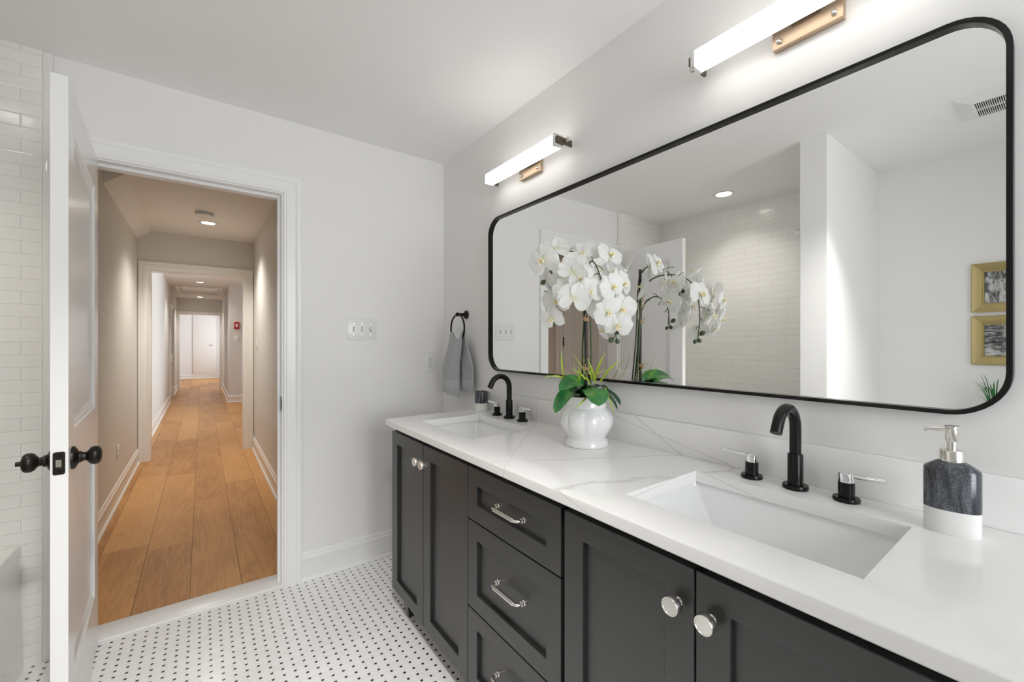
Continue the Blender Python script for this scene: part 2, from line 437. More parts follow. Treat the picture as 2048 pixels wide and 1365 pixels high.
def arc(c, r, a0, a1, n, fn): return [fn(c[0] + r * math.cos(a0 + (a1 - a0) * i / n), c[1] + r * math.sin(a0 + (a1 - a0) * i / n)) for i in range(n + 1)]

def bez(p0, p1, p2, p3, n):
    p0, p1, p2, p3 = map(Vector, (p0, p1, p2, p3)); out = []
    for i in range(n + 1):
        t = i / n; q = 1 - t
        out.append(p0 * q ** 3 + p1 * 3 * q * q * t + p2 * 3 * q * t * t + p3 * t ** 3)
    return out

def spline(pts, per=6):
    P = [Vector(p) for p in pts]; P = [P[0] * 2 - P[1]] + P + [P[-1] * 2 - P[-2]]; out = []
    for i in range(1, len(P) - 2):
        for k in range(per):
            t = k / per; a, b, c, d = P[i - 1:i + 3]
            out.append(0.5 * ((2 * b) + (c - a) * t + (2 * a - 5 * b + 4 * c - d) * t * t + (3 * b - a - 3 * c + d) * t ** 3))
    out.append(P[-2]); return out

# casing: profile (u outward from the opening, v out of the wall) swept up, across and down an opening
CAS = [(0.0, 0.0), (0.0, 0.008), (0.004, 0.012), (0.012, 0.012), (0.016, 0.015), (0.055, 0.016), (0.059, 0.020), (0.066, 0.024), (0.076, 0.026), (0.084, 0.023), (0.086, 0.016), (0.086, 0.0)]
def casing(fn, a0, a1, zt, prof=CAS, z0=0.0):
    mb = MB()
    rows = []
    for corner in range(4):
        row = []
        for u, v in prof:
            a = a0 - u if corner < 2 else a1 + u
            z = z0 if corner in (0, 3) else zt + u
            row.append(fn(a, z, v))
        rows.append(row)
    mb.loft(rows, closed_v=True, caps=True); return mb

BASE = [(0, 0), (0.024, 0), (0.024, 0.008), (0.019, 0.017), (0.013, 0.02), (0.013, 0.105), (0.016, 0.112), (0.016, 0.12), (0.011, 0.126), (0.011, 0.136), (0.007, 0.147), (0, 0.147)]
def base_run(mb, fn, a0, a1): mb.prism(BASE, fn, a0, a1)

# ------------------------------------------------------------------ the room shell
XL = -1.20          # toilet niche wall
TX = -1.11          # tiled long wall of the tub alcove
PY0, PY1 = 0.815, 0.945   # partition wall at the foot of the tub
BY = -1.50          # back wall
JL, JR, JH = -0.385, 0.325, 1.995   # bathroom doorway jamb faces and head
HY = 2.54           # hall side of the door wall

struct(MB().box(XL - .12, W + .12, BY - .12, 2.412, -0.05, 0.0).obj('floor', 'basket', smooth=0), 'white basketweave mosaic tile bathroom floor with small black dots', 'floor')
struct(MB().box(XL - .12, W + .12, BY - .12, HY, ZC, ZC + 0.08).obj('ceiling', 'ceiling', smooth=0), 'smooth white painted ceiling over the bathroom', 'ceiling')
struct(MB().box(W, W + .12, BY, DY, 0, ZC).obj('wall_right', 'wall', smooth=0), 'pale grey painted wall behind the large mirror and vanity', 'wall')
mb = MB()
mb.box(JR + .018, W + .12, DY, HY, 0, ZC + .06); mb.box(XL - .12, JL - .018, DY, HY, 0, ZC + .06); mb.box(JL - .018, JR + .018, DY, HY, JH + .018, ZC + .06)
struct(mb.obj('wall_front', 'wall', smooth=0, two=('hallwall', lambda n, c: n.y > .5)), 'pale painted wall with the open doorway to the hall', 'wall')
struct(MB().box(TX - .09, -0.4985, DY - .013, DY, 0, ZC).obj('wall_tub_end', 'subx', smooth=0), 'white subway tile wall behind the open door at the tub', 'wall')
struct(MB().box(-0.4985, -0.47, DY - .016, DY, 0, ZC - .001, 0.004).obj('trim_1', mat('bullnose_tile', (0.82, 0.81, 0.785), 0.08), smooth=40), 'vertical bullnose tile strip edging the tub tile', 'tile edging')
struct(MB().box(TX - .09, TX, PY1, DY - .013, 0, ZC).obj('wall_left_tiled', 'suby', smooth=0), 'long white subway tile wall of the tub alcove', 'wall')
struct(MB().box(XL, -0.268, PY0, PY1, 0, ZC, 0.003).obj('wall_partition', 'wall', smooth=0), 'short white partition wall between tub and toilet', 'wall')
struct(MB().box(TX, -0.30, PY1, PY1 + 0.01, 0, ZC).obj('wall_tub_foot', 'subx', smooth=0), 'white tile wall on the shower head side of the partition', 'wall')
struct(MB().box(XL - .12, XL, BY, PY1, 0, ZC).obj('wall_left', 'wall', smooth=0), 'pale painted wall carrying the two gold picture frames', 'wall')
# back wall with an unseen window added behind the camera for daylight
wx0, wx1, wz0, wz1 = 0.08, 1.08, 0.70, 2.15
mb = MB(); mb.box(XL - .12, wx0, BY - .12, BY, 0, ZC); mb.box(wx1, W + .12, BY - .12, BY, 0, ZC)
mb.box(wx0, wx1, BY - .12, BY, 0, wz0); mb.box(wx0, wx1, BY - .12, BY, wz1, ZC)
struct(mb.obj('wall_back', 'wall', smooth=0), 'pale painted wall with the added window opposite the doorway', 'wall')
def window(n, fn, a0, a1, z0, z1, label):
    r = thing('window_%d' % n, label, 'window', kind='structure')
    mb = MB()
    for b in ((a0, a0 + .04, z0, z1), (a1 - .04, a1, z0, z1), (a0 + .04, a1 - .04, z0, z0 + .04), (a0 + .04, a1 - .04, z1 - .04, z1), (a0 + .04, a1 - .04, (z0 + z1) / 2 - .02, (z0 + z1) / 2 + .02)):
        p = [(b[0], b[2]), (b[1], b[2]), (b[1], b[3]), (b[0], b[3])]
        mb.prism(p, lambda a, z, v: fn(a, z, v), 0.03, 0.08)
    mb.obj('window_frame', 'trim', r, smooth=0, weld=False)
    MB().prism([(a0 + .03, z0 + .03), (a1 - .03, z0 + .03), (a1 - .03, z1 - .03), (a0 + .03, z1 - .03)], fn, 0.053, 0.057).obj('pane', 'pane', r, smooth=0)
    mb = casing(fn, a0, a1, z1, [(u, -v) for u, v in CAS], z0); mb.obj('window_casing', 'trim', r)
    MB().prism([(a0 - .1, z0 - .03), (a1 + .1, z0 - .03), (a1 + .1, z0), (a0 - .1, z0)], fn, -0.05, 0.03).obj('window_sill', 'trim', r, smooth=0)
window(1, lambda a, z, v: (a, BY - v, z), wx0, wx1, wz0, wz1, 'white framed unseen window added in the bathroom wall facing the doorway')

# baseboards
mb = MB(); base_run(mb, lambda v, z, a: (a, DY - v, z), JR + .086, W)
struct(mb.obj('baseboard_front', 'trim', smooth=25), 'white baseboard between doorway and vanity', 'baseboard')
mb = MB(); base_run(mb, lambda v, z, a: (W - v, a, z), 1.935, DY - .024)
base_run(mb, lambda v, z, a: (W - v, a, z), BY, 0.04)
struct(mb.obj('baseboard_right', 'trim', smooth=25), 'white baseboard below the towel ring and past the vanity', 'baseboard')
mb = MB(); base_run(mb, lambda v, z, a: (XL + v, a, z), BY, PY0); base_run(mb, lambda v, z, a: (a, PY0 - v, z), XL, -0.268); base_run(mb, lambda v, z, a: (-0.268 + v, a, z), PY0 - .02, PY1)
struct(mb.obj('baseboard_left', 'trim', smooth=25), 'white baseboard round the toilet niche and partition', 'baseboard')

# bathroom doorway: jambs with stop, casings, sill
mb = MB()
mb.box(JR, JR + .018, DY - .001, HY + .001, 0.012, JH + .018); mb.box(JL - .018, JL, DY - .001, HY + .001, 0.012, JH + .018); mb.box(JL, JR, DY - .001, HY + .001, JH, JH + .018)
mb.box(JR - .013, JR, DY + .04, DY + .075, 0.012, JH); mb.box(JL, JL + .013, DY + .04, DY + .075, 0.012, JH); mb.box(JL + .013, JR - .013, DY + .04, DY + .075, JH - .013, JH)
r = thing('trim_2', 'white door jamb and casing round the bathroom doorway', 'door casing', kind='structure')
mb.obj('jamb', 'trim', r, smooth=0, weld=False)
casing(lambda a, z, v: (a, DY - v, z), JL - .004, JR + .006, JH + .006).obj('casing', 'trim', r)
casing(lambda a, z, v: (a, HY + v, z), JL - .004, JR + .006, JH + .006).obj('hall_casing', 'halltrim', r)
mb = MB(); mb.box(JR - .0015, JR + .001, DY + .004, DY + .034, 0.89, 0.965, 0.0007); mb.box(JR - .003, JR, DY - .004, DY + .006, 0.905, 0.95)
sub(mb.obj('strike_plate', 'bronze', r), 'dark bronze strike plate on the right jamb')
struct(MB().box(JL - .017, JR + .017, DY - .002, HY - .002, 0.0, 0.012, 0.004).obj('trim_3', 'marble', smooth=30), 'white marble threshold across the bathroom doorway', 'threshold')

# ------------------------------------------------------------------ panelled doors
def panel_door(name, root, L, H, T, panels, mt, z0=0.008):
    """two-panel door, local x from hinge to latch edge, faces at y=0 and y=-T"""
    mb = MB()
    xs = panels[0][0], panels[0][1]
    mb.box(0, xs[0], -T, 0, z0, H); mb.box(xs[1], L, -T, 0, z0, H)
    zz = z0
    for (x0, x1, a, b) in panels: mb.box(x0, x1, -T, 0, zz, a); zz = b
    mb.box(xs[0], xs[1], -T, 0, zz, H)
    mb.obj('rails_and_stiles', mt, root, smooth=0, weld=False)
    for (x0, x1, a, b) in panels:
        mb = MB(); cx, cz = (x0 + x1) / 2, (a + b) / 2
        for sgn, yf in ((1, 0.0), (-1, -T)):
            prof = [(0.0, 0.0), (0.006, 0.004), (0.012, 0.004), (0.024, 0.011), (0.034, 0.013), (0.040, 0.0105), (0.052, 0.0105)]
            rows = [[(x0 + i, yf - sgn * d, a + i), (x1 - i, yf - sgn * d, a + i), (x1 - i, yf - sgn * d, b - i), (x0 + i, yf - sgn * d, b - i)] for i, d in prof]
            mb.loft(rows, closed_v=True)
            i, d = prof[-1]
            mb.face(mb.vs([(x0 + i, yf - sgn * d, a + i), (x1 - i, yf - sgn * d, a + i), (x1 - i, yf - sgn * d, b - i), (x0 + i, yf - sgn * d, b - i)]))
        mb.obj('panel', mt, root, smooth=20)

def hinge(root, z, y, mt='bronze', x=0.0):
    mb = MB(); mb.cyl((x, y, z - .045), (x, y, z + .045), .0055, seg=12); mb.cyl((x, y, z + .045), (x, y, z + .051), .0045, .002, seg=12)
    sub(mb.obj('hinge', mt, root), 'dark bronze hinge')

ddir = Vector((-0.301 + 0.345, 1.684 - (DY - .004), 0)); ang = math.atan2(ddir.y, ddir.x); DL = ddir.length
d1 = thing('door_1', 'white two-panel bathroom door standing open beside the tub tile', 'door', (-0.345, DY - .004, 0), ang, kind='structure')
panel_door('door', d1, DL, 1.985, .035, [(0.105, DL - .105, 0.24, 0.82), (0.105, DL - .105, 0.985, 1.855)], 'doorpaint')
def door_knob(root, x, z, yf, s, thumb=False):
    mb = MB()
    mb.lathe([(0, 0), (.033, 0), (.033, .004), (.0315, .007), (.020, .013), (.0165, .015), (.0165, .020), (.0135, .021), (.0125, .026), (.012, .030)], 32, (x, 0, z), 'y')
    mb.lathe([(.012, .029), (.016, .033), (.0235, .038), (.0265, .044), (.027, .049), (.026, .055), (.0215, .060), (.012, .063), (0, .064)], 32, (x, 0, z), 'y')
    if thumb: mb.cyl((x, .063, z), (x, .073, z), .0065, seg=16)
    for v in mb.bm.verts: v.co.y = yf + s * v.co.y
    return sub(mb.obj('knob', 'bronze', root), 'dark bronze round door knob')
door_knob(d1, DL - .062, 0.905, 0.0, 1)
door_knob(d1, DL - .062, 0.905, -.035, -1, True)
mb = MB(); mb.prism(arc((-.011, .932 - 0.0), .005, 0, PI / 2, 4, lambda a, b: (a, b)) + arc((-.025, .932), .005, PI / 2, PI, 4, lambda a, b: (a, b)) + arc((-.025, .879), .005, PI, 1.5 * PI, 4, lambda a, b: (a, b)) + arc((-.011, .879), .005, 1.5 * PI, 2 * PI, 4, lambda a, b: (a, b)), lambda a, b, c: (c, a, b), DL - .001, DL + .0018)
lp = sub(mb.obj('latch_plate', 'bronze', d1), 'dark bronze latch plate with rounded corners')
mb = MB(); mb.prism([(-.024, 0.0), (-.024, .003), (-.012, .011), (-.012, 0.0)], lambda a, b, c: (DL + b, a, c), 0.896, 0.916)
mb.obj('latch_bolt', 'nickel', lp)
mb = MB()
for zz in (.884, .928): mb.cyl((DL, -.0175, zz), (DL + .0026, -.0175, zz), .003, seg=12)
mb.obj('screw', 'black', lp)
for zz in (0.2, 1.0, 1.8): hinge(d1, zz, -.041)

# ------------------------------------------------------------------ hall beyond the doorway
O2, O3 = 5.80, 14.30
struct(MB().box(-2.2, 2.2, 2.412, 18.9, -0.05, 0.0).obj('floor_hall', 'oak', smooth=0), 'honey oak wide plank floor running down the hall', 'floor')
mb = MB(); mb.box(HL - .1, HR + .1, HY, O2, HZ, HZ + .1)
struct(mb.obj('ceiling_hall', 'hallceil', smooth=0), 'beige ceiling of the near hall with one downlight', 'ceiling')
# sloped ceiling on the left of the near hall, from its triangular end to the cased opening
mb = MB(); mb.prism([(HL, 2.318), (HL, HZ), (-0.425, HZ)], lambda a, b, c: (a, c, b), 3.93, O2)
struct(mb.obj('ceiling_hall_slope', 'hallceil', smooth=0), 'sloped strip of beige ceiling along the left hall wall', 'ceiling')
# left hall wall with a closed door just past the bathroom doorway
CA, CB, CH = 2.68, 3.16, 1.99
mb = MB(); mb.box(HL - .1, HL, HY, CA, 0, HZ); mb.box(HL - .1, HL, CB, O2, 0, HZ); mb.box(HL - .1, HL, CA, CB, CH, HZ)
struct(mb.obj('wall_hall_left', 'hallwall', smooth=0), 'beige left wall of the near hall', 'wall')
struct(MB().box(HR, HR + .1, HY, O2, 0, HZ).obj('wall_hall_right', 'hallwall', smooth=0), 'beige right wall of the near hall', 'wall')
d3 = thing('door_2', 'white closet door with black knob in the left hall wall, seen in the mirror', 'door', (HL - .002, CB - .006, 0), -PI / 2, kind='structure')
panel_door('door', d3, CB - CA - .012, CH - .01, .035, [(0.09, CB - CA - .10, 0.24, 0.82), (0.09, CB - CA - .10, 0.985, 1.85)], 'doorpaint')
door_knob(d3, CB - CA - .07, 0.918, 0.0, 1)
for zz in (0.2, 1.25, 1.8): hinge(d3, zz, .004, 'bronze', .004)
t = casing(lambda a, z, v: (HL + v, a, z), CA, CB, CH).obj('trim_4', 'halltrim'); struct(t, 'white casing round the closet door in the left hall wall', 'door casing')
# cased opening two
a0, a1, zt = -0.44, 0.392, 2.0
mb = MB(); mb.box(HL - .1, a0, O2, O2 + .13, 0, 2.5); mb.box(a1, 2.1, O2, O2 + .13, 0, 2.5); mb.box(a0, a1, O2, O2 + .13, zt, 2.5)
struct(mb.obj('wall_hall_opening', 'hallwall', smooth=0), 'beige wall with the first cased opening down the hall', 'wall')
r = thing('trim_5', 'cream casing round the first opening down the hall', 'door casing', kind='structure')
casing(lambda a, z, v: (a, O2 - v, z), a0, a1, zt, [(u * 1.1, v) for u, v in CAS]).obj('casing', 'halltrim', r)
mb = MB(); mb.box(a0 - .0, a0 + .006, O2 - .004, O2 + .134, 0, zt - .006); mb.box(a1 - .006, a1, O2 - .004, O2 + .134, 0, zt - .006); mb.box(a0, a1, O2 - .004, O2 + .134, zt - .006, zt)
mb.obj('jamb', 'halltrim', r, smooth=0, weld=False)
mb = MB(); base_run(mb, lambda v, z, a: (HL + v, a, z), CB + .09, O2 - .03); base_run(mb, lambda v, z, a: (HL + v, a, z), HY + .03, CA - .09)
struct(mb.obj('baseboard_hall_left', 'halltrim', smooth=25), 'cream baseboard along the left hall wall', 'baseboard')
mb = MB(); base_run(mb, lambda v, z, a: (HR - v, a, z), HY + .03, O2 - .03)
struct(mb.obj('baseboard_hall_right', 'halltrim', smooth=25), 'cream baseboard along the right hall wall', 'baseboard')
# middle of the hall, opening out to the right where daylight comes in
YJ = 10.5; XJ = 0.455; Z3 = 2.44
M['coolwall'] = mat('pale_hall_paint', (0.76, 0.75, 0.735), 0.5, vary=0.006)
struct(MB().box(HL - .11, HL - .01, O2 + .13, O3, 0, Z3).obj('wall_far_hall_left', 'coolwall', smooth=0), 'pale left wall beyond the first cased opening', 'wall')
wa, wb, wc, wd_ = 7.3, 8.9, 0.6, 2.1
mb = MB(); mb.box(2.0, 2.1, O2 + .13, wa, 0, Z3); mb.box(2.0, 2.1, wb, YJ, 0, Z3); mb.box(2.0, 2.1, wa, wb, 0, wc); mb.box(2.0, 2.1, wa, wb, wd_, Z3)
struct(mb.obj('wall_landing_right', 'coolwall', smooth=0), 'pale wall with a window at the side of the hall landing', 'wall')
window(2, lambda a, z, v: (2.0 + v, a, z), wa, wb, wc, wd_, 'white framed window at the side of the hall landing')
mb = MB(); mb.box(XJ, 2.1, YJ, YJ + .1, 0, Z3); mb.box(XJ, XJ + .1, YJ + .1, O3, 0, Z3)
struct(mb.obj('wall_far_hall_right', 'coolwall', smooth=0), 'pale wall corner with a red alarm on the right of the far hall', 'wall')
struct(MB().box(HL - .11, 2.1, O2 + .13, O3, Z3, Z3 + .1).obj('ceiling_far_hall', 'hallceil', smooth=0), 'ceiling of the far hall with an attic hatch', 'ceiling')
mb = MB(); base_run(mb, lambda v, z, a: (HL - .01 + v, a, z), O2 + .14, 11.3); base_run(mb, lambda v, z, a: (HL - .01 + v, a, z), 12.6, O3 - .03)
struct(mb.obj('baseboard_far_hall_left', 'trim', smooth=25), 'white baseboard on the left beyond the cased opening', 'baseboard')
mb = MB(); base_run(mb, lambda v, z, a: (a, YJ - v, z), XJ - .02, 2.0); base_run(mb, lambda v, z, a: (XJ - v, a, z), YJ - .02, O3 - .03)
struct(mb.obj('baseboard_far_hall_right', 'trim', smooth=25), 'white baseboard round the corner below the red alarm', 'baseboard')
t = casing(lambda a, z, v: (HL - .01 + v, a, z), 11.45, 12.45, 1.99).obj('trim_6', 'halltrim'); struct(t, 'cream casing round a doorway on the left of the far hall', 'door casing')
d4 = thing('door_3', 'white panel door in the left wall of the far hall', 'door', (HL - .006, 12.44, 0), -PI / 2, kind='structure')
panel_door('door', d4, .98, 1.985, .03, [(0.11, .87, 0.24, 0.82), (0.11, .87, 0.985, 1.855)], 'doorpaint')
b0, b1, bt = -0.485, 0.40, 2.005
mb = MB(); mb.box(HL - .11, b0, O3, O3 + .13, 0, Z3 + .1); mb.box(b1, XJ + .1, O3, O3 + .13, 0, Z3 + .1); mb.box(b0, b1, O3, O3 + .13, bt, Z3 + .1)
struct(mb.obj('wall_hall_end', 'hallwall', smooth=0), 'beige wall with the last cased opening at the end of the hall', 'wall')
r = thing('trim_7', 'cream casing round the last opening at the end of the hall', 'door casing', kind='structure')
casing(lambda a, z, v: (a, O3 - v, z), b0, b1, bt).obj('casing', 'halltrim', r)
mb = MB(); mb.box(b0, b0 + .006, O3 - .004, O3 + .134, 0, bt - .006); mb.box(b1 - .006, b1, O3 - .004, O3 + .134, 0, bt - .006); mb.box(b0, b1, O3 - .004, O3 + .134, bt - .006, bt)
mb.obj('jamb', 'halltrim', r, smooth=0, weld=False)
# the room at the very end
M['farwall'] = mat('far_room_paint', (0.80, 0.80, 0.80), 0.5, vary=0.006)
YE = 18.2
mb = MB(); mb.box(-2.2, 2.2, YE, YE + .1, 0, 2.5)
struct(mb.obj('wall_end_room', 'farwall', smooth=0), 'white wall of the room at the end of the hall', 'wall')
mb = MB(); mb.box(-2.3, -2.2, O3 + .13, YE, 0, 2.5)
struct(mb.obj('wall_end_room_left', 'farwall', smooth=0), 'white left wall of the end room', 'wall')
mb = MB(); mb.box(2.2, 2.3, O3 + .13, 15.7, 0, 2.5); mb.box(2.2, 2.3, 17.5, YE, 0, 2.5); mb.box(2.2, 2.3, 15.7, 17.5, 0, .5); mb.box(2.2, 2.3, 15.7, 17.5, 2.3, 2.5)
struct(mb.obj('wall_end_room_right', 'farwall', smooth=0), 'white window wall of the end room', 'wall')
window(3, lambda a, z, v: (2.2 + v, a, z), 15.7, 17.5, .5, 2.3, 'white framed window of the end room')
struct(MB().box(-2.3, 2.3, O3 + .13, YE + .1, 2.5, 2.6).obj('ceiling_end_room', 'ceiling', smooth=0), 'white ceiling of the end room', 'ceiling')
mb = MB(); mb.box(-2.3, b0 - .05, O3 + .03, O3 + .13, 0, 2.5); mb.box(b1 + .05, 2.3, O3 + .03, O3 + .13, 0, 2.5)
struct(mb.obj('wall_end_room_near', 'farwall', smooth=0), 'white wall either side of the last cased opening', 'wall')
mb = MB(); base_run(mb, lambda v, z, a: (a, YE - v, z), -2.2, 2.2)
struct(mb.obj('baseboard_end_room', 'trim', smooth=25), 'white baseboard of the room at the end of the hall', 'baseboard')
ep = thing('access_panel', 'flat white closet panel with small knob on the end room wall', 'panel', (-0.23, YE, 0))
MB().box(-.02, .62, -.02, -.003, .15, 2.2, .003).obj('panel', 'trim', ep)
mb = MB(); mb.lathe([(0, 0), (.008, 0), (.008, .015), (.02, .02), (.02, .032), (0, .036)], 16, (0, 0, 0), 'y')
for v in mb.bm.verts: v.co.y = -.02 - v.co.y
mb.obj('knob', 'nickel', ep, loc=(.50, 0, 1.15))

# ------------------------------------------------------------------ lamps
def downlight(loc, label, power, group, r=.055, color=(1, .965, .89), cone=125, tilt=0.0, roll=0.0, blend=0.85):
    t = thing('recessed_light', label, 'ceiling light', loc, 0, group)
    MB().lathe([(r, -.0005), (r, -.004), (r + .004, -.006), (r + .018, -.004), (r + .02, -.0005)], 40).obj('trim_ring', 'plastic', t)
    MB().lathe([(0, -.0035), (r, -.0035), (r, -.0008), (0, -.0008)], 40).obj('lens', 'can', t)
    l = bpy.data.lights.new('downlight_beam', 'SPOT'); l.energy = power; l.color = color
    l.spot_size = math.radians(cone); l.spot_blend = blend; l.shadow_soft_size = .05
    o = bpy.data.objects.new('downlight_beam', l); COL.objects.link(o); o.parent = t; o.location = (0, 0, -.02); o.rotation_euler = (tilt, roll, 0)
    return t
downlight((-.755, 1.62, ZC), 'lit round downlight in the ceiling over the tub, seen in the mirror', 13, 'recessed ceiling lights', color=(1, .96, .90))
downlight((.05, 5.08, HZ), 'lit round downlight in the near hall ceiling by the smoke detector', 58, 'recessed ceiling lights')
downlight((-.032, 10.36, Z3), 'lit round downlight in the far hall, nearer side of attic hatch', 30, 'recessed ceiling lights')
downlight((-.043, 13.7, Z3), 'lit round downlight in the far hall, beyond the attic hatch', 28, 'recessed ceiling lights')

downlight((.05, .08, ZC), 'added unseen downlight in the middle of the bathroom ceiling', 105, 'recessed ceiling lights', color=(1, .985, .96), cone=72, tilt=math.radians(27), roll=math.radians(4), blend=1.0)  # added out of view to brighten floor, cabinets and ceiling

def sconce(y, label):
    """bar light along local y; wall at local x=0, out of the wall is -x"""
    t = thing('wall_sconce', label, 'wall light', (W, y, 2.045), 0, 'vanity bar lights')
    MB().box(-.020, -.0005, -.0765, .0765, -.034, .052, .0015).obj('mounting_plate', 'champ', t)
    for yy in (-.060, .060):
        mb = MB(); mb.lathe([(0, 0), (.0055, .0), (.0068, .003), (.0058, .007), (.003, .0095), (0, .010)], 20, (0, 0, 0), 'x')
        for v in mb.bm.verts: v.co.x = -.020 - v.co.x
        mb.obj('finial_screw', 'nickel', t, loc=(0, yy, -.017))
    mb = MB(); mb.box(-.046, -.0195, -.03, .03, .002, .030, .002); mb.box(-.054, -.045, -.250, .250, .000, .030, .001)
    mb.obj('back_rail', 'darkmetal', t)
    mb = MB(); mb.box(-.098, -.054, -.250, .250, -.011, .036, .002); mb.obj('glass_shade', 'glow', t, smooth=30)
    for s in (-1, 1):
        mb = MB(); mb.box(-.0995, -.0525, min(s * .250, s * .262), max(s * .250, s * .262), -.0125, .0375, .001); mb.obj('end_cap', 'chrome', t, smooth=30)
        mb = MB(); mb.box(-.094, -.010, min(s * .262, s * .271), max(s * .262, s * .271), .000, .026, .0015); mb.obj('end_bracket', 'darkmetal', t, smooth=30)
        mb = MB(); mb.cyl((-.050, s * .271, .016), (-.050, s * .281, .016), .004, seg=14); mb.cyl((-.050, s * .281, .016), (-.050, s * .289, .016), .009, seg=20)
        mb.obj('end_knob', 'nickel', t)
    return t
sconce(1.516, 'lit bar sconce above the mirror near the door wall corner')
sconce(0.411, 'lit bar sconce above the mirror cut off by the picture top')

# ------------------------------------------------------------------ mirror
def rrect(y0, y1, z0, z1, r, n=10):
    out = []
    for cy_, cz_, a in ((y1 - r, z1 - r, 0), (y0 + r, z1 - r, PI / 2), (y0 + r, z0 + r, PI), (y1 - r, z0 + r, 1.5 * PI)):
        for i in range(n + 1):
            t = a + PI / 2 * i / n; out.append((cy_ + r * math.cos(t), cz_ + r * math.sin(t)))
    return out
mr = thing('wall_mirror', 'long black framed mirror with rounded corners over the vanity', 'mirror', (W, .96, 1.10))
MY0, MY1, MZ0, MZ1 = 0.0755, 1.851, 1.0955, 1.8835
yl, zl = .96, 1.10
def ring(ins, x, n=10): return [(x - W, a - yl, b - zl) for a, b in rrect(MY0 + ins, MY1 - ins, MZ0 + ins, MZ1 - ins, .088 - ins * .9, n)]
mb = MB(); xf, xb = 1.208, W - .001
mb.loft([ring(0, xb), ring(0, xf + .001), ring(.001, xf), ring(.0082, xf), ring(.0092, xf + .001), ring(.0092, xb)], closed_v=True, closed_u=True)
mb.obj('frame', 'black', mr, smooth=40)
mb = MB(); mb.face(mb.vs(ring(.006, GLASSX))); mb.obj('glass', 'mirror', mr, smooth=0)

# ------------------------------------------------------------------ vanity
VY0, VY1 = .055, 1.92
va = thing('vanity_cabinet', 'black shaker double vanity cabinet on tapered feet', 'vanity', (.73, .985, 0))
vx, vy = .73, .985
def L(x0, x1, y0, y1, z0, z1): return (x0 - vx, x1 - vx, y0 - vy, y1 - vy, z0, z1)
mb = MB(); mb.box(*L(.737, W - .002, VY0, VY0 + .018, .095, .852)); mb.box(*L(.737, W - .002, VY1 - .018, VY1, .095, .852))
mb.box(*L(.737, W - .002, VY0, VY1, .095, .113)); mb.box(*L(1.225, W - .002, VY0, VY1, .095, .852))
mb.box(*L(.737, .757, VY0, VY1, .80, .852)); mb.box(*L(.737, .757, .745, .775, .095, .852)); mb.box(*L(.737, .757, 1.21, 1.235, .095, .852))
mb.box(*L(.737, .757, .40, .43, .095, .852)); mb.box(*L(.737, .757, 1.56, 1.59, .095, .852)); mb.box(*L(.737, .757, .765, 1.22, .64, .67)); mb.box(*L(.737, .757, .765, 1.22, .345, .375)); mb.box(*L(.737, .757, VY0, VY1, .095, .13))
mb.obj('carcass', 'cab', va, smooth=0, weld=False)
for yc in (1.82, .155):
    for xc in (.768, 1.19):
        mb = MB(); mb.loft([[(xc - vx + sx * a, yc - vy + sy * a, z) for sx, sy in ((-1, -1), (1, -1), (1, 1), (-1, 1))] for a, z in ((.017, 0), (.03, .095))], closed_v=True, caps=True)
        mb.obj('foot', 'cab', va, smooth=0)
def shaker(name, y0, y1, z0, z1, st, hs=None):
    hs = hs or st
    mb = MB(); x0, x1, xp, e = .716, .737, .728, .0014
    def rg(iy, iz, x): return [(x - vx, (y0 + iy if a < 0 else y1 - iy) - vy, z0 + iz if b < 0 else z1 - iz) for a, b in ((-1, -1), (1, -1), (1, 1), (-1, 1))]
    mb.loft([rg(0, 0, x1), rg(0, 0, x0 + e), rg(e, e, x0), rg(st - e, hs - e, x0), rg(st, hs, x0 + e), rg(st, hs, xp)], closed_v=True, caps=True)
    return mb.obj(name, 'cab', va, smooth=0)
def cab_knob(parent, y, z):
    mb = MB(); mb.lathe([(.0085, 0), (.0085, .002), (.0045, .005), (.0045, .014), (.0158, .0155), (.0172, .0165), (.0172, .0292), (.0163, .0305), (.0146, .0305), (.0141, .0297), (0, .0297)], 32, (0, 0, 0), 'x')
    for v in mb.bm.verts: v.co.x = -v.co.x
    return sub(mb.obj('knob', 'nickel', parent, loc=(.716 - vx, y - vy, z)), 'polished nickel disc knob')
DZ0, DZ1 = .097, .829
for (y0, y1, ky) in ((1.5745, 1.916, 1.600), (1.223, 1.5715, 1.542), (.4165, .755, .447), (.072, .4135, .383)):
    d = shaker('door', y0, y1, DZ0, DZ1, .062, .055); cab_knob(d, ky, .758)
def pull(parent, yc, z):
    mb = MB(); h = .064; xo = -.030
    path = [(0, -h, 0), (xo + .012, -h, 0)] + [(xo + .012 - .012 * math.sin(t), -h + .012 - .012 * math.cos(t), 0) for t in (PI / 6, PI / 3, PI / 2)]
    path += [(p[0], -p[1], 0) for p in path[::-1]]
    mb.tube(path, .0042, 12)
    mb.cyl((xo, -h + .016, 0), (xo, h - .016, 0), .0067, seg=18)
    for s in (-1, 1):
        mb.cyl((xo, s * (h - .016), 0), (xo, s * (h - .012), 0), .0066, .005, seg=18)
        mb.cyl((-.004, s * h, 0), (0, s * h, 0), .0075, seg=16); mb.cyl((-.013, s * h, 0), (-.010, s * h, 0), .0068, seg=16)
    return sub(mb.obj('pull', 'nickel', parent, loc=(.728 - vx, yc - vy, z)), 'polished nickel bar pull with knurled grip')
for (z0, z1, pz) in ((.6565, .829, .744), (.366, .6525, .512), (.097, .362, .232)):
    d = shaker('drawer', .768, 1.2195, z0, z1, .056); pull(d, .99, pz)

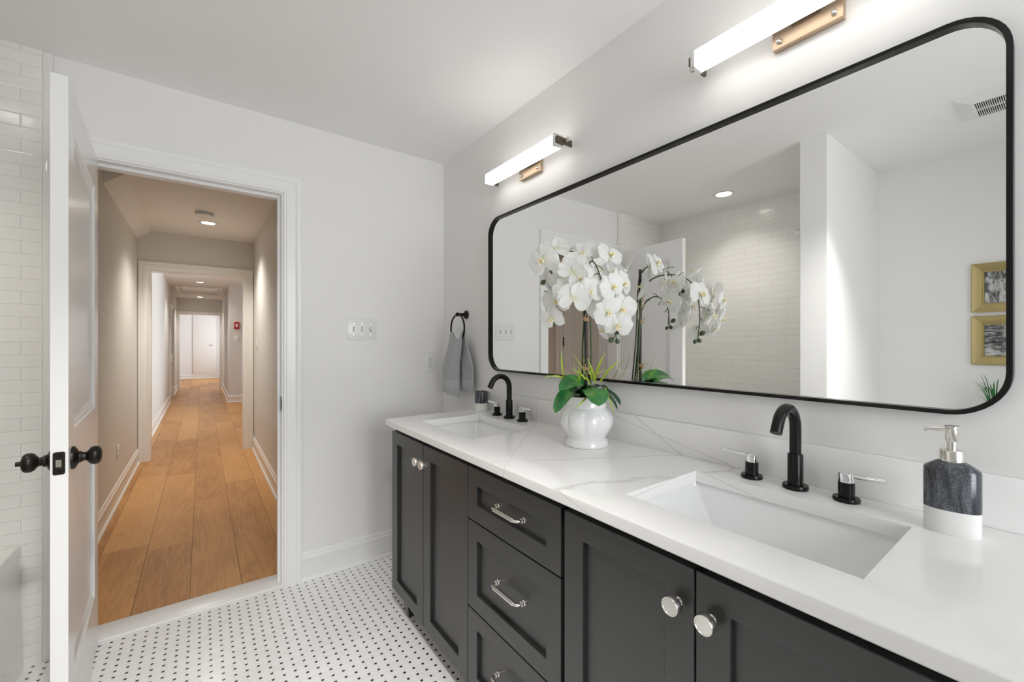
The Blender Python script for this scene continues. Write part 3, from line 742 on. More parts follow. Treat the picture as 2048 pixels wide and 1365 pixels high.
# countertop with two sink cut-outs and backsplash
ct = thing('countertop', 'white veined quartz vanity top with two sink cut-outs and backsplash', 'countertop', (.692, .985, CT - .03))
SX0, SX1 = .803, 1.108
sinks = ((.196, .639), (1.340, 1.788))
CY0, CY1 = .025, 1.936
zb, zt = 0.0, .03
mb = MB(); ox, oy = .692, .985
fr = [(0.0, .003), (.003, 0.0), (SX0 - ox, 0.0), (SX0 - ox, zt)] + [(.006 - .006 * math.sin(t), zt - .006 + .006 * math.cos(t)) for t in (0, PI / 6, PI / 3, PI / 2)]
mb.prism(fr, lambda a, b, c: (a, c, b), CY0 - oy, CY1 - oy)
mb.box(SX1 - ox, W - .001 - ox, CY0 - oy, CY1 - oy, zb, zt)
for a, b in ((CY0, sinks[0][0]), (sinks[0][1], sinks[1][0]), (sinks[1][1], CY1)): mb.box(SX0 - ox, SX1 - ox, a - oy, b - oy, zb, zt)
mb.obj('slab', 'quartz', ct, smooth=30, weld=False)
MB().box(1.224 - ox, W - .001 - ox, CY0 - oy, CY1 - oy, zt, zt + .102, .0012).obj('backsplash', 'quartz', ct, smooth=30)

def sink(y0, y1, label):
    cx, cy_ = (SX0 + SX1) / 2, (y0 + y1) / 2
    t = thing('undermount_sink', label, 'sink', (cx, cy_, CT - .03), 0, 'undermount sinks in the vanity top')
    hx, hy = (SX1 - SX0) / 2 + .006, (y1 - y0) / 2 + .006
    def rr(a, b, r, z, n=5):
        out = []
        for sx, sy, q in ((1, 1, 0), (-1, 1, PI / 2), (-1, -1, PI), (1, -1, 1.5 * PI)):
            for i in range(n + 1):
                tt = q + PI / 2 * i / n; out.append((sx * (a - r) + r * math.cos(tt), sy * (b - r) + r * math.sin(tt), z))
        return out
    rows = [rr(hx + .014, hy + .014, .02, -.002), rr(hx, hy, .012, -.002), rr(hx - .001, hy - .001, .012, -.006), rr(hx - .002, hy - .002, .014, -.012),
            rr(hx - .02, hy - .022, .014, -.040), rr(hx - .055, hy - .075, .012, -.085), rr(hx - .075, hy - .105, .02, -.108), rr(hx - .095, hy - .135, .025, -.116), rr(.03, .03, .028, -.120)]
    outer = [rr(.03, .03, .028, -.130), rr(hx - .06, hy - .09, .02, -.122), rr(hx - .005, hy - .005, .02, -.05), rr(hx + .014, hy + .014, .02, -.012)]
    mb = MB(); mb.loft(rows, closed_v=True); mb.loft(outer[:], closed_v=True); mb.loft([rows[0], outer[-1]], closed_v=True)
    mb.obj('basin', 'ceramic', t, smooth=22)
    mb = MB(); mb.lathe([(.031, -.1215), (.031, -.117), (.028, -.1155), (.021, -.117), (.019, -.118), (.015, -.1145), (0, -.113)], 28); mb.obj('drain', 'nickel', t)
    return t
sink(*sinks[0], 'white rectangular undermount sink nearer the soap dispenser')
sink(*sinks[1], 'white rectangular undermount sink at the towel end of the vanity')

# ------------------------------------------------------------------ faucets
def faucet(y, label):
    t = thing('faucet', label, 'faucet', (1.172, y, CT), 0, 'widespread black faucets')
    mb = MB(); mb.lathe([(.027, 0), (.0275, .001), (.0275, .008), (.0265, .010), (.017, .010)], 36)
    mb.lathe([(.0165, .008), (.0165, .083), (.0155, .085), (.012, .085)], 32)
    zc = .148; R = .052
    path = [(0, 0, .07), (0, 0, .11), (0, 0, zc)] + [(-R + R * math.cos(a), 0, zc + R * math.sin(a)) for a in [PI * i / 16 for i in range(1, 15)]]
    e = Vector(path[-1]); d = (Vector(path[-1]) - Vector(path[-2])).normalized(); path += [tuple(e + d * .012), tuple(e + d * .022)]
    mb.tube(path, .0125, 24)
    mb.obj('spout', 'black', t, smooth=40)
    for s, tw in ((1, 1), (-1, -1)):
        mb = MB(); hy = s * .1015
        mb.lathe([(.025, 0), (.0255, .001), (.0255, .007), (.0245, .009), (.015, .009)], 32); mb.lathe([(.0155, .008), (.0155, .043), (.0, .043)], 32)
        h = mb.obj('handle', 'black', t, loc=(0, hy, 0))
        mb = MB(); mb.lathe([(.0153, .0432), (.0156, .044), (.0156, .063), (.0148, .064), (0, .064)], 32)
        mb.tube([(0, s * .010, .0585), (-.003, s * .04, .060), (-.004, s * .071, .0615)], [.0056, .0054, .0050], 16)
        sub(mb.obj('lever', 'chrome', h), 'polished chrome lever')
    return t
faucet(.418, 'black arched faucet with chrome levers, nearer the soap dispenser')
faucet(1.612, 'black arched faucet with chrome levers, at the towel end')

# ------------------------------------------------------------------ cup and soap dispenser
def ell(a, b, z, n=40, p=2.4):
    out = []
    for i in range(n):
        t = 2 * PI * i / n; c, s_ = math.cos(t), math.sin(t)
        out.append((a * math.copysign(abs(c) ** (2 / p), c), b * math.copysign(abs(s_) ** (2 / p), s_), z))
    return out
cu = thing('bathroom_cup', 'small charcoal and white ceramic cup beside the far faucet', 'cup', (1.180, 1.872, CT))
mb = MB(); mb.lathe([(0, 0), (.031, 0), (.0335, .002), (.034, .004), (.034, .042)], 36); sub(mb.obj('base', 'stone_white', cu), 'matte white lower band')
mb = MB(); mb.lathe([(.0342, .042), (.0344, .044), (.0342, .100), (.0335, .102), (.0315, .102), (.0308, .100), (.0305, .012), (0, .010)], 36); sub(mb.obj('body', 'glaze', cu), 'charcoal glazed upper band')
so = thing('soap_dispenser', 'charcoal and white oval ceramic soap dispenser with chrome pump', 'soap dispenser', (1.140, .1465, CT), math.radians(8))
a, b = .027, .0385
mb = MB(); mb.loft([ell(a * .96, b * .97, 0), ell(a, b, .002), ell(a, b, .0455)], closed_v=True, caps=True); sub(mb.obj('base', 'stone_white', so), 'matte white lower third')
mb = MB(); mb.loft([ell(a + .0004, b + .0004, .045), ell(a + .0004, b + .0004, .0465), ell(a + .0004, b + .0004, .116), ell(a * .985, b * .985, .120), ell(a * .90, b * .90, .123), ell(.020, .024, .131, p=2.1), ell(.0165, .0168, .135, p=2.0), ell(.016, .016, .136, p=2.0)], closed_v=True, caps=True)
sub(mb.obj('bottle', 'glaze', so, smooth=50), 'charcoal glazed upper body')
mb = MB(); mb.lathe([(.0175, .134), (.0175, .1355), (.0172, .153), (.016, .155), (.0075, .155)], 32); mb.lathe([(.0070, .154), (.0070, .171), (.0082, .171), (.0092, .173), (.0092, .193), (.0082, .194), (.0082, .197), (.0102, .198), (.0102, .200), (0, .201)], 28)
pm = mb.obj('pump', 'nickel', so)
mb = MB(); q = math.radians(92)
mb.tube(spline([(0, 0, .192), (math.cos(q) * .018, math.sin(q) * .018, .1925), (math.cos(q) * .030, math.sin(q) * .030, .1915), (math.cos(q) * .038, math.sin(q) * .038, .188)], 4), [.0046] * 5 + [.0040] * 4 + [.0036] * 4, 14)
mb.obj('nozzle', 'nickel', pm)

# ------------------------------------------------------------------ towel ring and towel
tr = thing('towel_ring', 'black towel ring on the wall by the mirror', 'towel ring', (W, 2.120, 1.402))
mb = MB(); mb.lathe([(0.0005, .0005), (.024, .0005), (.025, .002), (.025, .006), (.022, .010), (.012, .013), (.0095, .014), (.0085, .050), (.0105, .054), (.0115, .060), (.0105, .068), (.004, .072), (0, .072)], 28, (0, 0, 0), 'x')
for v in mb.bm.verts: v.co.x = -v.co.x
mb.obj('post', 'bronze', tr)
mb = MB(); R = .078
mb.tube([(-.060, R * math.sin(2 * PI * i / 48), -.001 - R + R * math.cos(2 * PI * i / 48)) for i in range(48)], .005, 12, closed=True)
mb.obj('ring', 'bronze', tr)

random.seed(4)
tw = MB()
def strip_loft(mb, rows):
    mb.loft(rows, closed_v=True); n = len(rows[0])
    for r_ in (rows[0], rows[-1]):
        for k in range(n // 2 - 1): mb.face(mb.vs([r_[k], r_[k + 1], r_[n - 2 - k], r_[n - 1 - k]]))
RY, RZ_, RR = 2.120, 1.402 - .079, .078
def ring_z(y): return RZ_ - math.sqrt(max(0.0, RR * RR - (y - RY) ** 2))
def towel_sheet(mb, xb, sgn, zbot, y0t, y1t, y0b, y1b, ph, amp, th=.009, taper=0.0):
    """one hanging leaf of the towel: gathered where it passes over the ring, pleated further down"""
    NU, NV = 26, 34
    def P(u, v, off):
        yt = y0t + (y1t - y0t) * u; ztop = ring_z(yt) + .004
        z = ztop + (zbot + taper * u - ztop) * v
        k = min(1, v * 1.5); k = k * k * (3 - 2 * k)
        y = yt * (1 - k) + (y0b + (y1b - y0b) * u) * k
        am = amp * (0.15 + .85 * k)
        x = xb + sgn * (.001 + .011 * k) + am * math.sin(u * 2 * PI * 1.15 + ph + v * .5) + .3 * am * math.sin(u * 17 + ph * 2 + v * 2)
        z2 = z + .006 * math.sin(u * PI + ph) * v
        return (x + off, y, z2)
    rows = []
    for i in range(NV + 1):
        v = i / NV
        front = [P(j / NU, v, -th / 2) for j in range(NU + 1)]; back = [P(j / NU, v, th / 2) for j in range(NU, -1, -1)]
        rows.append(front + back)
    strip_loft(mb, rows)
TX0 = W - .060
towel_sheet(tw, TX0 - .0125, -1, .946, 2.186, 2.052, 2.270, 2.080, .4, .009, taper=-.012)
towel_sheet(tw, TX0 + .0125, 1, .968, 2.176, 2.054, 2.130, 1.985, 2.2, .007)
# the fold over the lower part of the ring
rows = []
for j in range(21):
    y = 2.186 - .134 * j / 20; zr = ring_z(y); mm = 1 / math.sqrt(1 - ((y - RY) / RR) ** 2); t_ = [PI * i / 10 for i in range(11)]
    rows.append([(TX0 + .0172 * math.cos(t), y, zr + (.0085 + .008 * mm) * math.sin(t)) for t in t_] + [(TX0 + .0082 * math.cos(t), y, zr + .0080 * mm * math.sin(t)) for t in t_[::-1]])
strip_loft(tw, rows)
tag(tw.obj('hand_towel', 'towel', smooth=60), 'folded grey terry hand towel hanging from the black ring', 'towel')

# ------------------------------------------------------------------ switches and outlets
def wall_plate(name, label, cat, loc, rz, w, h, kind):
    """faces local -y, wall at local y=0"""
    t = thing(name, label, cat, loc, rz)
    MB().box(-w / 2, w / 2, -.006, -.0003, -h / 2, h / 2, .0022).obj('plate', 'plastic', t)
    if kind == 'toggle3':
        for x in (-.046, 0, .046):
            mb = MB(); mb.box(x - .005, x + .005, -.0068, -.0055, -.012, .012)
            mb.obj('toggle_slot', mat('grey_slot', (.35, .35, .35), .5) if 'grey_slot' not in bpy.data.materials else bpy.data.materials['grey_slot'], t, smooth=0)
            mb = MB(); dz = .006 if x > .02 else -.006
            mb.loft([[(x - .0035, -.006, -.004), (x + .0035, -.006, -.004), (x + .0035, -.006, .006), (x - .0035, -.006, .006)], [(x - .003, -.016, dz - .003), (x + .003, -.016, dz - .003), (x + .003, -.016, dz + .003), (x - .003, -.016, dz + .003)]], closed_v=True, caps=True)
            mb.obj('toggle', 'plastic', t, smooth=0)
            for zz in (-.030, .030):
                mb = MB(); mb.lathe([(0, 0), (.003, 0), (.0028, .001), (0, .0014)], 14, (0, 0, 0), 'y')
                for v in mb.bm.verts: v.co.y = -.006 - v.co.y
                mb.obj('screw', 'nickel', t, loc=(x, 0, zz))
    elif kind == 'duplex':
        for zz in (-.020, .020):
            mb = MB(); mb.lathe([(0, 0), (.016, 0), (.0155, .002), (0, .002)], 24, (0, 0, 0), 'y')
            for v in mb.bm.verts: v.co.y = -.0055 - v.co.y; v.co.z *= .85
            rc = mb.obj('receptacle', 'plastic', t, loc=(0, 0, zz))
            mb = MB(); mb.box(-.0075, -.0052, -.0081, -.0070, .0005, .009); mb.box(.0045, .0066, -.0081, -.0070, .0015, .008); mb.cyl((0, -.0081, -.0065), (0, -.0070, -.0065), .0027, seg=12)
            mb.obj('slots', 'slot', rc, smooth=0, weld=False)
        mb = MB(); mb.lathe([(0, 0), (.003, 0), (.0028, .001), (0, .0014)], 14, (0, 0, 0), 'y')
        for v in mb.bm.verts: v.co.y = -.006 - v.co.y
        mb.obj('screw', 'nickel', t)
    elif kind == 'rocker':
        mb = MB(); mb.box(-.016, .016, -.0078, -.005, -.033, .033, .001); mb.obj('rocker', 'trim', t)
    return t
wall_plate('light_switch', 'white triple toggle switch plate on the wall right of the doorway', 'light switch', (.725, DY, 1.316), 0, .163, .118, 'toggle3')
wall_plate('power_outlet', 'white duplex outlet above the vanity end, near the room corner', 'outlet', (1.143, DY, 1.117), 0, .075, .122, 'duplex')
wall_plate('power_outlet', 'white duplex outlet low on the left hall wall', 'outlet', (HL, 4.52, .375), PI / 2, .07, .115, 'duplex')
wall_plate('light_switch', 'white rocker switch on the right hall wall by the cased opening', 'light switch', (HR, 5.42, 1.23), -PI / 2, .07, .115, 'rocker')
wall_plate('light_switch', 'white rocker switch below the red alarm in the far hall', 'light switch', (.584, YJ, 1.32), 0, .075, .12, 'rocker')
al = thing('fire_alarm', 'small red fire alarm pull box on the far hall wall', 'fire alarm', (.584, YJ, 1.60))
MB().box(-.045, .045, -.03, -.0005, -.075, .075, .004).obj('housing', 'red', al)
MB().box(-.02, .02, -.034, -.029, -.03, .03, .002).obj('strobe', 'plastic', al)

# smoke detector and attic hatch
sd = thing('smoke_detector', 'white round smoke detector on the near hall ceiling', 'smoke detector', (.018, 4.69, HZ))
MB().lathe([(.070, -.0005), (.070, -.008), (.064, -.010)], 40).obj('mounting_base', 'plastic', sd)
MB().lathe([(.064, -.009), (.066, -.012), (.062, -.034), (.050, -.042), (0, -.043)], 40).obj('cover', 'plastic', sd)
mb = MB(); mb.lathe([(.0661, -.016), (.0668, -.018), (.0661, -.020)], 40); mb.obj('vent_slot', 'slot', sd)
ah = thing('attic_hatch', 'white trimmed attic hatch in the far hall ceiling', 'attic hatch', (-.04, 12.0, Z3))
mb = MB(); hx, hy = .42, .80
for b in ((-hx, -hx + .08, -hy, hy), (hx - .08, hx, -hy, hy), (-hx + .08, hx - .08, -hy, -hy + .08), (-hx + .08, hx - .08, hy - .08, hy)): mb.box(b[0], b[1], b[2], b[3], -.018, -.0005)
mb.obj('trim_frame', 'halltrim', ah, smooth=0, weld=False)
MB().box(-hx + .085, hx - .085, -hy + .085, hy - .085, -.010, -.0005, .002).obj('panel', 'halltrim', ah)

# exhaust vent on the bathroom ceiling
ev = thing('exhaust_vent', 'white slotted exhaust fan cover on the ceiling, seen in the mirror', 'ceiling vent', (-.535, .193, ZC))
mb = MB(); hx, hy = .150, .165
mb.loft([[(sx * (hx - i), sy * (hy - i), z) for sx, sy in ((-1, -1), (1, -1), (1, 1), (-1, 1))] for i, z in ((0, -.0005), (0, -.008), (.05, -.026), (.058, -.026), (.058, -.012))], closed_v=True)
mb.obj('cover', 'plastic', ev, smooth=15)
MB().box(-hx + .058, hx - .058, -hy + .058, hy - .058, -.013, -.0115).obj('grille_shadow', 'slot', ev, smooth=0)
mb = MB(); n = 32
for i in range(n + 1):
    y = -hy + .058 + (2 * hy - .116) * i / n; mb.box(-hx + .058, hx - .058, y - .0013, y + .0013, -.0255, -.021)
mb.box(-.004, .004, -hy + .058, hy - .058, -.0257, -.014)
mb.obj('grille', 'plastic', ev, smooth=0, weld=False)

# ------------------------------------------------------------------ pictures in the niche
def picture(z, label, pm):
    t = thing('picture_frame', label, 'picture', (XL, .22, z), 0, 'gold framed prints over the toilet')
    hy, hz = .167, .141
    prof = [(0, .0005), (0, .016), (.004, .019), (.020, .012), (.042, .006), (.046, .009), (.050, .009), (.052, .006), (.052, .0005)]
    mb = MB(); mb.loft([[(d, sy * (hy - i), sz * (hz - i)) for sy, sz in ((-1, -1), (1, -1), (1, 1), (-1, 1))] for i, d in prof], closed_v=True)
    mb.obj('frame', 'gold', t, smooth=20)
    MB().box(.001, .003, -hy + .051, hy - .051, -hz + .051, hz - .051).obj('print', pm, t, smooth=0)
picture(1.558, 'gold framed black and white print, upper of the two', 'print1')
picture(1.254, 'gold framed black and white print, lower of the two', 'print2')

# toilet below the pictures (out of the direct view) and the little grass plant on its tank
to = thing('toilet', 'white toilet against the wall under the gold pictures', 'toilet', (XL, .22, 0))
MB().box(.012, .19, -.20, .20, .39, .76, .018, 3).obj('tank', 'porcelain', to, smooth=40)
MB().box(.008, .198, -.21, .21, .762, .80, .010, 3).obj('tank_lid', 'porcelain', to, smooth=40)
mb = MB(); rows = []
for z, a, b, xo in ((0, .20, .10, .36), (.03, .20, .10, .36), (.16, .17, .09, .37), (.28, .21, .14, .41), (.36, .25, .178, .44), (.40, .26, .185, .44)):
    rows.append([(xo + p[0], p[1], z) for p in ell(a, b, z, 36, 2.2)])
mb.loft(rows, closed_v=True, caps=True); mb.obj('bowl', 'porcelain', to, smooth=50)
mb = MB(); mb.loft([[(.435 + p[0], p[1], z) for p in ell(a, b, z, 36, 2.2)] for z, a, b in ((.402, .258, .185), (.420, .262, .188), (.440, .255, .182))], closed_v=True, caps=True); mb.obj('seat_lid', 'plastic', to, smooth=50)
mb = MB(); mb.cyl((.19, .14, .69), (.205, .14, .69), .010, seg=14); mb.tube([(.202, .14, .69), (.206, .10, .686)], .005, 10); mb.obj('flush_lever', 'chrome', to)
gp = thing('grass_plant', 'small pot of dark green grass under the gold pictures', 'plant', (XL + .10, .288, .800))
MB().lathe([(0, 0), (.030, 0), (.032, .002), (.040, .070), (.042, .075), (.038, .075), (.035, .068), (0, .064)], 28).obj('pot', 'pot', gp)
random.seed(11)
for i in range(30):
    a = random.uniform(0, 2 * PI); ln = random.uniform(.12, .21); dr = random.uniform(.25, 1.0); sw = random.choice([.1, .35, .8])
    p0 = Vector((.018 * math.cos(a), .018 * math.sin(a), .064)); out = Vector((math.cos(a), math.sin(a), 0))
    pts = bez(p0, p0 + Vector((0, 0, ln * .5)) + out * ln * .1, p0 + Vector((0, 0, ln * (1 - .3 * sw))) + out * ln * .35 * (.3 + sw), p0 + Vector((0, 0, ln * (1 - .55 * sw))) + out * ln * (.25 + .8 * sw), 8)
    side = Vector((-out.y, out.x, 0)); mb = MB()
    mb.loft([[p - side * w, p + out * w * .25, p + side * w] for p, w in ((p, .0028 * (1 - (k / 8) ** 2) + .0003) for k, p in enumerate(pts))])
    mb.obj('grass_blade', 'grass2', gp, smooth=60)

# ------------------------------------------------------------------ tub and shower head
tb = thing('bathtub', 'white alcove bathtub behind the open door', 'bathtub', (-.83, 1.67, 0))
x0, x1, y0, y1, zr = TX + .002, -.556, PY1 + .012, DY - .015, .475
def tr_(a, b, c, d, r, z, n=6):
    out = []
    for cx, cy_, q in ((b - r, d - r, 0), (a + r, d - r, PI / 2), (a + r, c + r, PI), (b - r, c + r, 1.5 * PI)):
        for i in range(n + 1):
            tt = q + PI / 2 * i / n; out.append((cx + r * math.cos(tt) + .83, cy_ + r * math.sin(tt) - 1.67, z))
    return out
rows = [tr_(x0, x1 + .010, y0, y1, .006, 0), tr_(x0, x1, y0, y1, .010, zr - .02), tr_(x0, x1, y0, y1, .012, zr - .008), tr_(x0 + .002, x1 - .008, y0 + .002, y1 - .002, .012, zr),
        tr_(x0 + .06, x1 - .065, y0 + .07, y1 - .07, .06, zr), tr_(x0 + .068, x1 - .075, y0 + .08, y1 - .08, .07, zr - .012), tr_(x0 + .10, x1 - .10, y0 + .14, y1 - .16, .10, .14), tr_(x0 + .16, x1 - .15, y0 + .2, y1 - .22, .1, .11)]
mb = MB(); mb.loft(rows, closed_v=True, caps=True); mb.obj('tub_shell', 'tub', tb, smooth=50)
mb = MB(); mb.lathe([(0, .1105), (.025, .1105), (.023, .114), (0, .1145)], 24, (-.02, -.40, 0)); mb.obj('tub_drain', 'chrome', tb)
sh = thing('shower_head', 'polished chrome shower head on the partition over the tub', 'shower head', (-.70, PY1 + .01, 2.02))
mb = MB(); mb.lathe([(0.0005, .0005), (.030, .0005), (.028, .006), (.012, .010)], 28, (0, 0, 0), 'y'); mb.tube(spline([(0, .008, 0), (0, .05, .006), (0, .09, -.004), (0, .115, -.025)], 5), .009, 14); mb.obj('arm', 'chrome', sh)
mb = MB(); mb.lathe([(.011, 0), (.014, .012), (.018, .022), (.042, .045), (.044, .056), (.040, .060), (0, .061)], 32)
h = mb.obj('spray_head', 'chrome', sh, loc=(0, .112, -.020)); h.rotation_euler = (math.radians(180 + 38), 0, 0)

# ------------------------------------------------------------------ potted orchid
PC = Vector((1.088, 1.036, CT))
orc = thing('potted_orchid', 'white orchid in a ribbed white pot on the vanity between the sinks', 'plant', PC)
def rib(a, h):
    k = max(0.0, math.sin(PI * min(1, max(0, (h - .03) / .11))))
    return k * (.075 * abs(math.cos(a * 4.5)) ** .5 - .055)
mb = MB()
mb.lathe([(0, 0), (.074, 0), (.077, .002), (.078, .006), (.075, .014), (.073, .022), (.0665, .027), (.068, .033), (.080, .050), (.089, .068), (.092, .082), (.090, .100), (.083, .118), (.0735, .130), (.0705, .134), (.072, .139), (.0705, .144), (.071, .165), (.0735, .170), (.072, .173), (.067, .172), (.066, .150), (0, .150)], 100, rib=rib)
mb.obj('pot', 'pot', orc, smooth=45)
mb = MB(); random.seed(2)
mb.lathe([(.0655, .150), (.064, .162), (.045, .168), (0, .170)], 40); mb.obj('moss', 'soil', orc)
def lp(p): return Vector(p) - PC
st0 = Vector((1.070, 1.020, 1.04)); st1 = Vector((1.070, 1.021, 1.525))
mb = MB(); mb.tube([lp(st0), lp(st0.lerp(st1, .33) + Vector((.001, 0, 0))), lp(st0.lerp(st1, .66) - Vector((.001, 0, 0))), lp(st1)], [.0062, .0058, .0056, .0055], 12); mb.obj('stake', 'stake', orc)
for f in (.23, .58, .70, .76):
    c = st0.lerp(st1, f); mb = MB()
    for dz in (-.003, .001, .005):
        mb.tube([lp(c + Vector((.0095 * math.cos(2 * PI * i / 16), .0105 * math.sin(2 * PI * i / 16), dz + .002 * math.sin(2 * PI * i / 16)))) for i in range(16)], .0018, 6, closed=True)
    mb.tube([lp(c + Vector((-.009, -.004, .002))), lp(c + Vector((-.013, -.010, .012))), lp(c + Vector((-.010, -.012, .018)))], .0014, 6)
    mb.tube([lp(c + Vector((-.009, -.004, 0))), lp(c + Vector((-.014, -.008, -.008)))], .0014, 6)
    mb.obj('raffia_tie', 'twine', orc)

# camera-calibrated helper: a point on the ray through photo pixel (px, py) at depth t
th = math.atan2(1024 - 404, 841.0); FD = Vector((math.sin(th), math.cos(th), 0)); FR = Vector((math.cos(th), -math.sin(th), 0))
def at(px, py, t): return (FD + FR * ((px - 1024) / 841.0)) * t + Vector((0, 0, 1.24 - (py - 686) / 841.0 * t))

ER, EL, ET = Vector((.995, .827, 1.262)), Vector((.896, 1.007, 1.318)), Vector((.862, .982, 1.44))
stems = {
 'r': [(1.094, 1.022, 1.04), (1.088, 1.012, 1.25), (1.074, 1.012, 1.42), (1.045, .985, 1.485), (1.00, .93, 1.50), (.965, .875, 1.47), (.962, .845, 1.40), (.975, .832, 1.32), ER],
 'l': [(1.078, 1.046, 1.04), (1.068, 1.034, 1.22), (1.066, 1.026, 1.34), (1.035, 1.02, 1.40), (.98, 1.015, 1.425), (.93, 1.01, 1.41), (.902, 1.008, 1.37), EL],
 't': [(1.096, 1.044, 1.04), (1.082, 1.030, 1.27), (1.074, 1.026, 1.47), (1.05, 1.02, 1.525), (1.00, 1.01, 1.545), (.94, .995, 1.53), (.885, .985, 1.49), ET]}
random.seed(8)
SP = {}
for k, pts in stems.items():
    sp = spline(pts, 6); SP[k] = sp; n = len(sp)
    mb = MB(); mb.tube([lp(p) for p in sp], [.0034 - .0018 * i / (n - 1) for i in range(n)], 8)
    for i in range(int(n * .48), n - 2, 3):                      # side twigs that carry the flowers
        d = Vector((random.uniform(-1, 1), random.uniform(-1, 1), random.uniform(-.7, .5))).normalized() * random.uniform(.02, .04)
        mb.tube([lp(sp[i]), lp(sp[i] + d * .6 + Vector((0, 0, .004))), lp(sp[i] + d)], [.0014, .0013, .0016], 6)
    e = sp[-1]
    tips = [(Vector((.012, .004, -.018)), .0075), (Vector((-.016, .004, -.014)), .0085), (Vector((-.004, -.014, .012)), .0095)]
    for o_, r_ in tips: mb.tube([lp(e), lp(e + o_ * .8)], .0012, 6)
    mb.obj('flower_stem', 'stem', orc)
    for o_, r_ in tips:
        mb = MB(); d = o_.normalized(); q = Vector((0, 0, 1)).rotation_difference(d)
        mb.lathe([(0, -1.25), (.55, -1.0), (.95, -.3), (1.0, .2), (.7, .85), (.25, 1.2), (0, 1.25)], 14)
        for v in mb.bm.verts: v.co = q @ (v.co * r_ * .95)
        mb.obj('flower_bud', 'bud', orc, loc=lp(e + o_))

# blossom meshes (local: facing +z)
def petal_rows(Lg, Wd, ang_, cup, back, wav, seed, base=.12, tip=2.0):
    rnd = random.Random(seed); ph = rnd.uniform(0, 6)
    NU, NV = 11, 8; rows = []
    ca, sa = math.cos(ang_), math.sin(ang_)
    for i in range(NU + 1):
        u = math.sin(PI / 2 * i / NU)
        w = Wd * (base + (1 - base) * math.sin(PI / 2 * min(1, u / .56)) ** .9) if u < .56 else Wd * math.sqrt(max(0.0004, 1 - ((u - .56) / .44) ** 2.3))
        row = []
        for j in range(NV + 1):
            v = -1 + 2 * j / NV
            x = u * Lg * (1 - .10 * v * v * (u ** tip)); y = v * w
            z = .004 + back * u * u * Lg - cup * abs(v) ** 2 * w + wav * math.sin(ph + 5 * v + 4 * u) * u
            row.append((x * ca - y * sa, x * sa + y * ca, z))
        rows.append(row)
    return rows
def blossom_mesh(seed):
    rnd = random.Random(seed); mb = MB()
    for k, a_ in enumerate((90, 215, 325)):                      # sepals behind
        rows = petal_rows(.047, .0165, math.radians(a_ + rnd.uniform(-6, 6)), .25, rnd.uniform(-.25, .05), .0016, seed * 10 + k)
        mb.loft([[(p[0], p[1], p[2] - .003) for p in r_] for r_ in rows])
    for k, a_ in enumerate((12, 168)):                           # broad petals in front
        mb.loft(petal_rows(.049, .0300, math.radians(a_ + rnd.uniform(-5, 5)), rnd.uniform(.02, .25), rnd.uniform(-.2, .15), .0026, seed * 10 + 5 + k, .10))
    o = mb.obj('blossom_src', 'petal', smooth=60); me = o.data; bpy.data.objects.remove(o); return me
def lip_mesh(seed):
    mb = MB()
    mb.lathe([(0, .017), (.0025, .0165), (.004, .012), (.0045, .004), (.003, 0)], 12, (0, .002, .002))      # column
    for a_ in (-150, -90, -30):
        Lg = .017 if a_ == -90 else .013
        rows = []
        for i in range(7):
            u = i / 6; w = .0055 * math.sin(PI * (.12 + .8 * u))
            rows.append([(math.cos(math.radians(a_)) * u * Lg - math.sin(math.radians(a_)) * v * w, math.sin(math.radians(a_)) * u * Lg + math.cos(math.radians(a_)) * v * w, .006 + .010 * math.sin(u * PI * .9) + .004 * v * v) for v in (-1, -.5, 0, .5, 1)])
        mb.loft(rows)
    for v in mb.bm.verts: v.co *= .85
    o = mb.obj('lip_src', 'lip', smooth=60, two=('yellow', lambda n, c: (c.x ** 2 + c.y ** 2) < .0026 ** 2)); me = o.data; bpy.data.objects.remove(o); return me
BM = [blossom_mesh(s) for s in (1, 2, 3, 4)]; LM = lip_mesh(1)
def blossom(p, facing, size, roll, k):
    o = bpy.data.objects.new('blossom', BM[k % 4]); COL.objects.link(o); o.parent = orc
    f = Vector(facing).normalized()
    q = f.to_track_quat('Z', 'Y') @ Matrix.Rotation(roll, 3, 'Z').to_quaternion()
    o.location = lp(p); o.rotation_mode = 'QUATERNION'; o.rotation_quaternion = q; o.scale = (size,) * 3
    l = bpy.data.objects.new('lip', LM); COL.objects.link(l); l.parent = o
    return o
cam_p = Vector((0, 0, 1.24))
